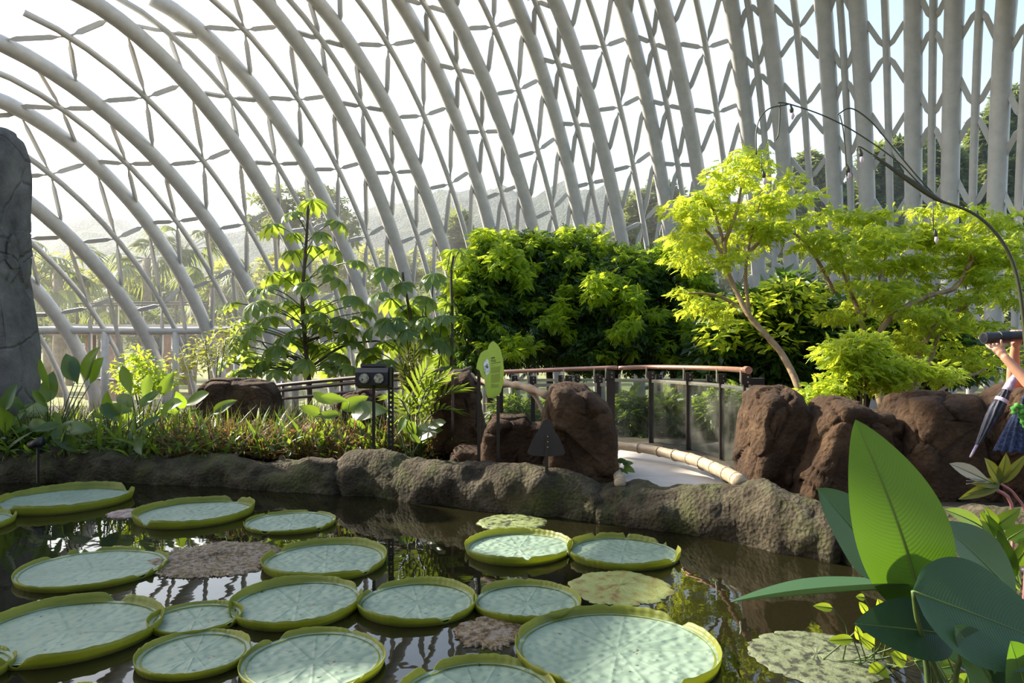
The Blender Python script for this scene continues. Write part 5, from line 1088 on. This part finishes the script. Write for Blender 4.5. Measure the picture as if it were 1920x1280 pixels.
def bone(parts, pts, rad, n=12):
    s = spline(pts, 4); rr_ = np.interp(np.linspace(0, 1, len(s)), np.linspace(0, 1, len(rad)), rad); parts.append(sweep(s, list(rr_), n))
    for e, r_ in ((s[0], rr_[0]), (s[-1], rr_[-1])): parts.append(ball(e, (r_, r_, r_)))
def ball(c, r, n=12, m=8):
    v = [(c[0] + r[0] * math.sin(math.pi * j / m) * math.cos(2 * math.pi * i / n), c[1] + r[1] * math.sin(math.pi * j / m) * math.sin(2 * math.pi * i / n), c[2] + r[2] * math.cos(math.pi * j / m)) for j in range(m + 1) for i in range(n)]
    f = [(j * n + i, (j + 1) * n + i, (j + 1) * n + (i + 1) % n, j * n + (i + 1) % n) for j in range(m) for i in range(n)]; return v, f
def fuse(name, parts, mat, parent, vox=0.012, smooth=4):
    mb = MB()
    for v, f in parts: mb.add(v, f)
    o = mb.build(name, mat, parent, True); r_ = o.modifiers.new('remesh', 'REMESH'); r_.mode = 'VOXEL'; r_.voxel_size = vox; r_.use_smooth_shade = True
    s_ = o.modifiers.new('smooth', 'SMOOTH'); s_.factor = 0.5; s_.iterations = smooth; return o
person = empty('person', (X0, PD, GZ0)); tag(person, 'person in coral top aiming a long camera lens at the right edge', 'person')
V3 = Vector
hc = V3((X0 - 0.02, PD + 0.05, CAMZ + 0.02)); sh_n = V3((X0 + 0.02, PD - 0.17, 1.66)); sh_f = V3((X0 + 0.02, PD + 0.23, 1.66))
el_n = P(1952, 742, PD - 0.22); wr_n = P(1884, 670, PD - 0.10); el_f = P(1899, 716, PD + 0.22); wr_f = P(1903, 652, PD + 0.10)
ps = []
ps.append(ball(hc + V3((0.0, 0, 0.03)), (0.095, 0.078, 0.115), 16, 12)); ps.append(ball(hc + V3((-0.02, 0, -0.05)), (0.07, 0.062, 0.075)))
ps.append(ball(hc + V3((-0.088, 0, -0.02)), (0.022, 0.014, 0.024))); ps.append(ball(hc + V3((-0.072, 0, -0.075)), (0.018, 0.024, 0.012))); ps.append(ball(hc + V3((-0.06, 0, -0.108)), (0.024, 0.024, 0.018)))
for s in (-1, 1): ps.append(ball(hc + V3((0.01, s * 0.078, -0.01)), (0.02, 0.010, 0.032))); ps.append(ball(hc + V3((-0.080, s * 0.032, 0.012)), (0.012, 0.014, 0.009)))
bone(ps, [hc + V3((0.02, 0, -0.06)), V3((X0 + 0.025, PD + 0.03, 1.66)), V3((X0 + 0.02, PD + 0.03, 1.60))], [0.052, 0.056, 0.075])
for sh_, el_, wr_ in ((sh_n, el_n, wr_n), (sh_f, el_f, wr_f)):
    bone(ps, [sh_, (sh_ + el_) / 2, el_], [0.050, 0.046, 0.040]); bone(ps, [el_, el_.lerp(wr_, 0.35), wr_], [0.040, 0.040, 0.026])
# left hand under the lens: palm, four fingers on the far side, thumb on the near side
pc = P(1873, 655, PD - 0.06); ps.append(ball((wr_n + pc) / 2, (0.035, 0.022, 0.03))); ps.append(ball(pc, (0.042, 0.026, 0.030)))
for k in range(4):
    q = P(1860 + k * 7, 650, PD - 0.03 + 0.01 * k); bone(ps, [pc + V3((-0.02 + 0.014 * k, 0.01, 0)), q + V3((0, 0.045, 0.005)), q + V3((0, 0.075, 0.045 - 0.004 * k))], [0.0105, 0.010, 0.009], 8)
bone(ps, [pc + V3((0.02, -0.015, 0)), P(1879, 646, PD - 0.085), P(1877, 638, PD - 0.09)], [0.013, 0.011, 0.009], 8)
# right hand at the back of the lens
pf = P(1905, 641, PD + 0.08); ps.append(ball(pf, (0.034, 0.024, 0.036)))
for k in range(4):
    q = P(1899 + k * 7, 622, PD + 0.07); bone(ps, [pf + V3((-0.02 + 0.014 * k, 0, 0.015)), q + V3((0, 0.02, 0.002)), q + V3((0, -0.025, 0.004))], [0.010, 0.0095, 0.0085], 8)
bone(ps, [pf + V3((-0.02, -0.01, -0.01)), pf + V3((-0.035, -0.03, -0.005)), pf + V3((-0.03, -0.05, 0.01))], [0.012, 0.011, 0.009], 8)
fuse('body', ps, M['skin'], person, 0.0075, 3)
ps = []
bone(ps, [V3((X0 + 0.02, PD - 0.13, 1.63)), V3((X0 + 0.02, PD + 0.03, 1.655)), V3((X0 + 0.02, PD + 0.19, 1.63))], [0.075, 0.085, 0.075])
bone(ps, [V3((X0 + 0.02, PD + 0.03, 1.58)), V3((X0 + 0.0, PD + 0.03, 1.40)), V3((X0 + 0.01, PD + 0.03, 1.20)), V3((X0 + 0.01, PD + 0.03, 1.12))], [0.14, 0.15, 0.135, 0.15], 16)
for s in (-1, 1): bone(ps, [V3((X0 + 0.01, PD + 0.03 + s * 0.07, 1.5)), V3((X0, PD + 0.03 + s * 0.07, 1.3)), V3((X0 + 0.01, PD + 0.03 + s * 0.08, 1.12))], [0.11, 0.11, 0.115])
for sh_, el_ in ((sh_n, el_n), (sh_f, el_f)): bone(ps, [sh_, sh_.lerp(el_, 0.55)], [0.068, 0.060])
fuse('top', ps, M['shirt'], person, 0.014, 4)
ps = []
bone(ps, [V3((X0 + 0.01, PD - 0.05, 1.13)), V3((X0 + 0.01, PD + 0.11, 1.13))], [0.14, 0.14])
for s in (-1, 1): bone(ps, [V3((X0 + 0.01, PD + 0.03 + s * 0.09, 1.10)), V3((X0 - 0.01, PD + 0.03 + s * 0.10, 0.78)), V3((X0 + 0.015, PD + 0.03 + s * 0.105, 0.42))], [0.115, 0.085, 0.07])
fuse('trousers', ps, M['trousers'], person, 0.016, 4)
for s in (-1, 1):
    ps = []; bone(ps, [V3((X0 + 0.05, PD + 0.03 + s * 0.105, GZ0 + 0.05)), V3((X0 - 0.05, PD + 0.03 + s * 0.105, GZ0 + 0.045)), V3((X0 - 0.14, PD + 0.03 + s * 0.115, GZ0 + 0.035))], [0.045, 0.043, 0.033]); fuse('shoe', ps, M['camblack'], person, 0.012, 3)
ps = [ball(hc + V3((0.025, 0, 0.045)), (0.095, 0.09, 0.115), 18, 12), ball(hc + V3((0.06, 0, -0.04)), (0.06, 0.075, 0.09))]; fuse('hair', ps, M['hair'], person, 0.012, 3)
# camera with long lens
cam_t = empty('photo_camera', P(1895, 632, PD)); tag(cam_t, 'black camera with a long lens held up by the photographer', 'camera')
la, lb = P(1844, 634, PD - 0.02), P(1925, 629, PD); ax = (lb - la).normalized()
def axial(name, st, mat, par, n=24):
    pts = [la + ax * s for s, _ in st]; v, f = sweep(pts, [r_ for _, r_ in st], n, True); return obj(name, mesh(name, v, f, False), mat, par)
M['frontglass'] = plain('dark lens glass', (0.012, 0.012, 0.02), 0.08)
lens = axial('lens_barrel', [(0.0, 0.036), (0.004, 0.039), (0.05, 0.039), (0.052, 0.036), (0.10, 0.036), (0.102, 0.039), (0.17, 0.039), (0.172, 0.035), (0.27, 0.033)], M['camblack'], cam_t)
axial('front_glass', [(-0.0005, 0.030), (-0.001, 0.012)], M['frontglass'], lens)
axial('focus_ring', [(0.108, 0.0405), (0.165, 0.0405)], M['black'], lens, 30)
mb = MB(); mb.box(lb + V3((0.055, 0, -0.005)), (0.075, 0.14, 0.10)); body = mb.build('camera_body', M['camblack'], cam_t)
mb = MB(); v = []
for x, hw, z in ((0.02, 0.03, 0.045), (0.095, 0.03, 0.045), (0.085, 0.018, 0.085), (0.015, 0.018, 0.078)): v += [lb + V3((x, -hw, z)), lb + V3((x, hw, z))]
mb.add(v, [(0, 2, 4, 6), (7, 5, 3, 1), (0, 1, 3, 2), (2, 3, 5, 4), (4, 5, 7, 6), (6, 7, 1, 0)]); mb.build('viewfinder_hump', M['camblack'], cam_t)
mb = MB(); mb.tube([lb + V3((0.05, -0.05, 0.045)), lb + V3((0.05, -0.05, 0.062))], 0.018, 16); mb.build('mode_dial', M['black'], cam_t)
tube('strap', spline([lb + V3((0.05, -0.075, 0.03)), P(1945, 690, PD - .16), P(1965, 705, PD - .16), V3((X0, PD - .12, 1.72))], 5), 0.009, M['camblack'], cam_t, 6)
# folded umbrella
um = empty('umbrella', P(1860, 780, PD - 0.05)); tag(um, 'folded dark blue umbrella hanging from the photographer, tip pointing down', 'umbrella')
ua, ub = P(1899, 712, PD - 0.02), P(1819, 857, PD - 0.06); d = ub - ua
M['umb'] = surf('dark umbrella cloth', [(0.35, (0.006, 0.007, 0.016)), (0.5, (0.016, 0.02, 0.035)), (0.64, (0.06, 0.065, 0.09))], 14, 0.4, 0, 0.3, 30, stretch=(1, 1, 0.4))
M['lilac'] = surf('lilac patterned cloth', [(0.35, (0.20, 0.16, 0.30)), (0.6, (0.55, 0.48, 0.62))], 26, 0.5, 0, 0.3, 40)
n, K = 40, 32; v = []; f = []; rads = [0.020, 0.028, 0.034, 0.036, 0.034, 0.030, 0.024, 0.017, 0.010]
e1 = d.normalized().orthogonal().normalized(); e2 = d.normalized().cross(e1)
for i in range(n):
    s = i / (n - 1); r0 = float(np.interp(s, np.linspace(0, 1, len(rads)), rads)); c_ = ua.lerp(ub, 0.12 + 0.72 * s)
    for k in range(K):
        a = 2 * math.pi * k / K; r_ = r0 * (1 + 0.22 * math.sin(8 * a + s * 9)); v.append(c_ + (e1 * math.cos(a) + e2 * math.sin(a)) * r_)
for i in range(n - 1):
    for k in range(K): f.append((i * K + k, i * K + (k + 1) % K, (i + 1) * K + (k + 1) % K, (i + 1) * K + k))
f.append(tuple(range(K - 1, -1, -1))); f.append(tuple(range((n - 1) * K, n * K)))
can = obj('canopy', mesh('canopy', v, f), M['umb'], um)
axv = d.normalized(); mb = MB(); q = ua.lerp(ub, 0.27); mb.tube([q - axv * 0.012, q + axv * 0.012], 0.040, 20); mb.build('tie_strap', M['lilac'], can)
mb = MB(); mb.tube([ua.lerp(ub, 0.83), ua.lerp(ub, 0.93), ub], [0.009, 0.008, 0.006], 10); mb.build('ferrule', M['lilac'], um, True)
mb = MB(); mb.tube([ua.lerp(ub, 0.14), ua.lerp(ub, 0.05), ua, ua - axv * 0.06], [0.030, 0.028, 0.022, 0.014], 12); mb.build('wrapped_handle', M['lilac'], um, True)
tube('wrist_strap', spline([ua - axv * 0.06, P(1912, 690, PD - .08), P(1925, 700, PD - .1), el_n + V3((-0.02, 0, 0.05))], 5), 0.004, M['camblack'], um, 6)
# blue ribbed bag with a green frill
bag = empty('bag', P(1906, 842, PD - 0.14)); tag(bag, 'dark blue ribbed cloth bag with a green frill at the right edge', 'bag')
M['blue'] = surf('dark blue woven cloth', [(0.35, (0.004, 0.007, 0.025)), (0.5, (0.010, 0.022, 0.07)), (0.66, (0.04, 0.06, 0.14))], 60, 0.8, 0, 0.5, 120)
M['frill'] = surf('green frill', [(0.3, (0.05, 0.22, 0.03)), (0.7, (0.12, 0.38, 0.06))], 20, 0.8, 0, 0.6, 60)
n, K = 24, 72; v = []; f = []; bt, bb = P(1914, 772, PD - 0.16), P(1908, 842, PD - 0.16)
for i in range(n):
    s = i / (n - 1); c_ = bt.lerp(bb, s); wx = 0.035 + 0.095 * s ** 0.8; wy = 0.025 + 0.055 * s ** 0.8
    for k in range(K):
        a = 2 * math.pi * k / K; g_ = 1 + 0.13 * math.cos(14 * a) * (0.3 + 0.7 * s); v.append(c_ + V3((wx * g_ * math.cos(a), wy * g_ * math.sin(a), -0.015 * s * abs(math.cos(7 * a)))))
for i in range(n - 1):
    for k in range(K): f.append((i * K + k, i * K + (k + 1) % K, (i + 1) * K + (k + 1) % K, (i + 1) * K + k))
f.append(tuple(range(K - 1, -1, -1))); f.append(tuple(range((n - 1) * K, n * K))); obj('pouch', mesh('pouch', v, f), M['blue'], bag)
for k, q in enumerate([[(1902, 776), (1901, 766), (1908, 760), (1915, 764), (1914, 775), (1918, 788), (1922, 798), (1927, 790), (1926, 770), (1932, 762)], [(1912, 770), (1922, 776), (1928, 784), (1936, 780)]]):
    tube('frill', spline([P(x, y, PD - 0.235 - .01 * k) for x, y in q], 4), [0.016 + 0.006 * math.sin(i * 1.9) for i in range((len(q) - 1) * 4 + 1)], M['frill'], bag, 8)
tube('shoulder_strap', spline([bt, P(1918, 755, PD - 0.2), P(1935, 735, PD - 0.26), V3((X0 + 0.02, PD - 0.20, 1.73)), V3((X0 + 0.06, PD - 0.10, 1.74))], 6), 0.013, M['blue'], bag, 6)

# ================================================================ outside the dome: palms, trees, hills
OT = 'trees outside the dome'
def fan_palm(label, px, top, D, hang=True, seed=0, n=20, ls=1.95):
    r = random.Random(seed); b = P(px, 640, D); b.z = -1.1; c = P(px, top, D); t = empty('fan_palm', b); tag(t, label, 'palm', 'palms outside the dome')
    tube('trunk', [b, b.lerp(c, 0.5) + Vector((.05, 0, 0)), c], [0.33, 0.27, 0.25], M['palmbark'], t, 10)
    bv, bf, _ = blade(1.0, 0.10, 'lance', 4, 0.15, 0.45, 1)
    for k in range(n):
        a = r.uniform(0, 6.28); e = r.uniform(-0.9, 0.9); d = Vector((math.cos(a) * math.cos(e), math.sin(a) * math.cos(e), math.sin(e))); h = c + d * ls * 0.8; v = []; f = []; q = 0
        sd_ = d.cross(Vector((0, 0, 1))).normalized(); up = sd_.cross(d)
        for j in range(13):
            g_ = (j - 6) / 6 * 1.5; dd = (d * math.cos(g_) + sd_ * math.sin(g_)).normalized(); x = dd.cross(up).normalized(); z = x.cross(dd)
            w_ = bv * ls * 0.85 * (1 - 0.3 * abs(g_) / 1.5) @ np.array([x, dd, z]) + np.array(h); w_[:, 2] -= 0.25 * np.linalg.norm(w_ - np.array(h), axis=1) ** 2; v.append(w_); f.append(bf + q); q += len(w_)
        o = obj('frond', mesh('frond', np.concatenate(v), np.concatenate(f), True, None, np.full(q, r.random())), M['far'], t); tube('frond_stalk', [c, h], 0.02, M['stem'], o, 5)
fan_palm('fan palm just right of the grey stone pillar', 108, 505, 40, seed=1)
fan_palm('fan palm behind the viewing deck, with a thin trunk', 275, 485, 48, seed=2)
fan_palm('fan palm behind the thick arches left of the palmate tree', 345, 470, 51, seed=3, ls=2.2)
fan_palm('low fan palm behind the ring beam near the pillar', 190, 560, 44, seed=4, ls=1.5)
fan_palm('fan palm at the edge of the viewing deck', 400, 540, 45, seed=5, ls=1.8)
def far_tree(label, blobs, D, seed, mat='far', size=0.42, dens=0.30, name='far_tree', tmpl=None):
    cx = blobs[0][0]; b = P(cx, 640, D); b.z = -1.1; t = empty(name, b); tag(t, label, 'tree' if name == 'far_tree' else 'shrub', OT if name == 'far_tree' else 'scrub outside the dome')
    for bl in blobs[:3]: tube('trunk' if bl is blobs[0] else 'branch', spline([b, P((cx + bl[0]) / 2, min(620, bl[1] + bl[3]), D), P(bl[0], bl[1], D)], 3), [0.012 * D ** 0.75 * (1 - 0.1 * i) for i in range(7)], M['palmbark'], t, 6)
    crown('foliage', M[mat], t, [(x, y, rx, ry, D, rx / F * D * 0.8) for x, y, rx, ry in blobs], tmpl or TUFT, size * 1.15, dens * 0.6, 0.35, 0.6, -0.1, True, seed)
far_tree('round tree above the left arches with a light crown', [(520, 378, 46, 34), (600, 375, 50, 30), (560, 415, 70, 34), (640, 430, 50, 40), (500, 420, 40, 26)], 60, 71, size=0.98, dens=0.10)
far_tree('tree rising in front of the hill near the middle', [(860, 425, 24, 30), (845, 460, 34, 30), (880, 455, 24, 26)], 57, 72, size=0.90, dens=0.25)
far_tree('light yellow-green tree right of the hill', [(1205, 395, 44, 40), (1250, 375, 34, 34), (1190, 440, 44, 34), (1275, 420, 44, 40), (1230, 350, 20, 16)], 54, 73, size=0.90, dens=0.28)
far_tree('dark tree behind the thin arches at right of the airy crown', [(1520, 330, 42, 44), (1550, 370, 44, 40), (1490, 390, 44, 44), (1520, 430, 50, 40)], 51, 74, size=0.83, dens=0.34)
far_tree('tall tree between the right-hand arches', [(1650, 320, 44, 50), (1620, 380, 44, 44), (1690, 300, 40, 44), (1700, 370, 50, 50), (1660, 420, 60, 40)], 54, 75, size=0.83, dens=0.34)
far_tree('tall olive tree behind the thick right-hand tubes', [(1770, 330, 50, 60), (1800, 390, 60, 50), (1750, 290, 34, 34), (1760, 440, 50, 40)], 60, 76, size=0.90, dens=0.32)
far_tree('highest tree at the right edge of the hillside', [(1860, 260, 50, 54), (1905, 210, 50, 50), (1880, 330, 60, 60), (1930, 290, 60, 80), (1850, 390, 60, 50), (1920, 400, 50, 60)], 63, 77, size=0.90, dens=0.32)
far_tree('pale trees low behind the right-hand arches', [(1400, 430, 60, 36), (1350, 460, 50, 34), (1450, 470, 60, 40)], 66, 78, size=0.98, dens=0.25)
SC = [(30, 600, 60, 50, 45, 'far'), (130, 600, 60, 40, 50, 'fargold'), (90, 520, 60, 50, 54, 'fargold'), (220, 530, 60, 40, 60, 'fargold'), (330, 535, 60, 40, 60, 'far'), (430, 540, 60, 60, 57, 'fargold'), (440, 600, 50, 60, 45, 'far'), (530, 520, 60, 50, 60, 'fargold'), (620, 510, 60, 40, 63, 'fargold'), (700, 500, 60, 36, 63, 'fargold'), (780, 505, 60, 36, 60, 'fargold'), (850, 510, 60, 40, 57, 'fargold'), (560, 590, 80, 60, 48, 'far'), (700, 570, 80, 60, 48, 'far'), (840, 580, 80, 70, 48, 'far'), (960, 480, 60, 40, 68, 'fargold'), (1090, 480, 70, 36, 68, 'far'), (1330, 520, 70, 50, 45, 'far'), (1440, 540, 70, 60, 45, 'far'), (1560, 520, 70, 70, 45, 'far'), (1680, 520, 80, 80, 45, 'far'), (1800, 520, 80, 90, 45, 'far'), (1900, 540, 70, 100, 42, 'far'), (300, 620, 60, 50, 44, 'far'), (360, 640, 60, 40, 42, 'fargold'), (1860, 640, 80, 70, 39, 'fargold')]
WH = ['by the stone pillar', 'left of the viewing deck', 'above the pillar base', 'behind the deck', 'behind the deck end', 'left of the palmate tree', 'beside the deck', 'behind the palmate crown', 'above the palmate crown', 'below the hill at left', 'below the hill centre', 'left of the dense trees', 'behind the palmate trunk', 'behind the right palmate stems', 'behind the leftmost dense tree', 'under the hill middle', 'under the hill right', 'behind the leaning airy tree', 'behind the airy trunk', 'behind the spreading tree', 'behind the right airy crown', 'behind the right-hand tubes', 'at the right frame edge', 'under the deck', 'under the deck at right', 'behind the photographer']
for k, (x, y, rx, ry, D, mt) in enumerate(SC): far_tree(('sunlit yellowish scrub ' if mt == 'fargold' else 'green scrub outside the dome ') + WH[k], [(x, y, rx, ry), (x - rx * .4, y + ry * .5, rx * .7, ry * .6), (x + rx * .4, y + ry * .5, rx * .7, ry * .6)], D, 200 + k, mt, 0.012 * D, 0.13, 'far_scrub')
def hill(name, ridge, D0, depth, label, seed):
    v = []; f = []; n = 170; K = 26; xs = [q[0] for q in ridge]
    for i in range(n):
        px = xs[0] + (xs[-1] - xs[0]) * i / (n - 1); zt = CAMZ - (lerp(px, xs, [q[1] for q in ridge]) - 640) / F * (D0 + depth)
        for k in range(K):
            s = k / (K - 1); D = D0 + depth * s; p = P(px, 640, D); hz_ = zt * math.sin(s * math.pi / 2) ** 0.9; p.z = hz_ - 1
            a = fbm(p + Vector((seed, 0, 0)), 0.05, 5); p.z += a * zt * 0.10 * (0.3 + s); v.append(p)
    for i in range(n - 1):
        for k in range(K - 1): f.append((i * K + k, (i + 1) * K + k, (i + 1) * K + k + 1, i * K + k + 1))
    # back face down to the ground gives the hill its body
    b = len(v)
    for i in range(n): q = Vector(v[i * K + K - 1]); q.y += depth * 0.8; q.x *= 1 + 0.8 * depth / (D0 + depth); q.z = -1; v.append(q)
    for i in range(n - 1): f.append((i * K + K - 1, (i + 1) * K + K - 1, b + i + 1, b + i))
    o = obj(name, mesh(name, v, f), M['hill']); struct(o, label); return o
M['hill'] = surf('forested hillside', [(0.35, (0.03, 0.05, 0.025)), (0.65, (0.09, 0.12, 0.06))], 0.12, 0.95, 0, 1.0, 0.5, dist=3.0, grit=1.0)
hill('hill', [(-700, 470), (-200, 440), (100, 436), (190, 425), (260, 442), (420, 450), (560, 440), (660, 420), (740, 397), (860, 374), (930, 366), (1010, 376), (1080, 372), (1150, 370), (1220, 385), (1400, 400), (1700, 380), (2100, 330), (2600, 300)], 190, 160, 'hazy forested hill beyond the dome', 3)
hill('hill_near', [(1380, 560), (1480, 480), (1600, 420), (1700, 370), (1800, 300), (1900, 215), (2000, 170), (2300, 120), (2800, 100)], 80, 75, 'wooded hillside at the right beyond the dome', 8)
# haze lying over the valley
def haze():
    m, n, out = newmat('valley haze'); s = node(n, 'ShaderNodeVolumeScatter'); s.inputs['Color'].default_value = (0.90, 0.94, 1.0, 1); s.inputs['Density'].default_value = 0.0013; s.inputs['Anisotropy'].default_value = 0.5
    n.links.new(s.outputs[0], out.inputs['Volume']); return m
mb = MB(); mb.box((0, 275, 42), (760, 290, 88)); hz = mb.build('valley_haze', haze()); hz['kind'] = 'stuff'; hz['label'] = 'pale haze over the valley beyond the dome'; hz['category'] = 'haze'
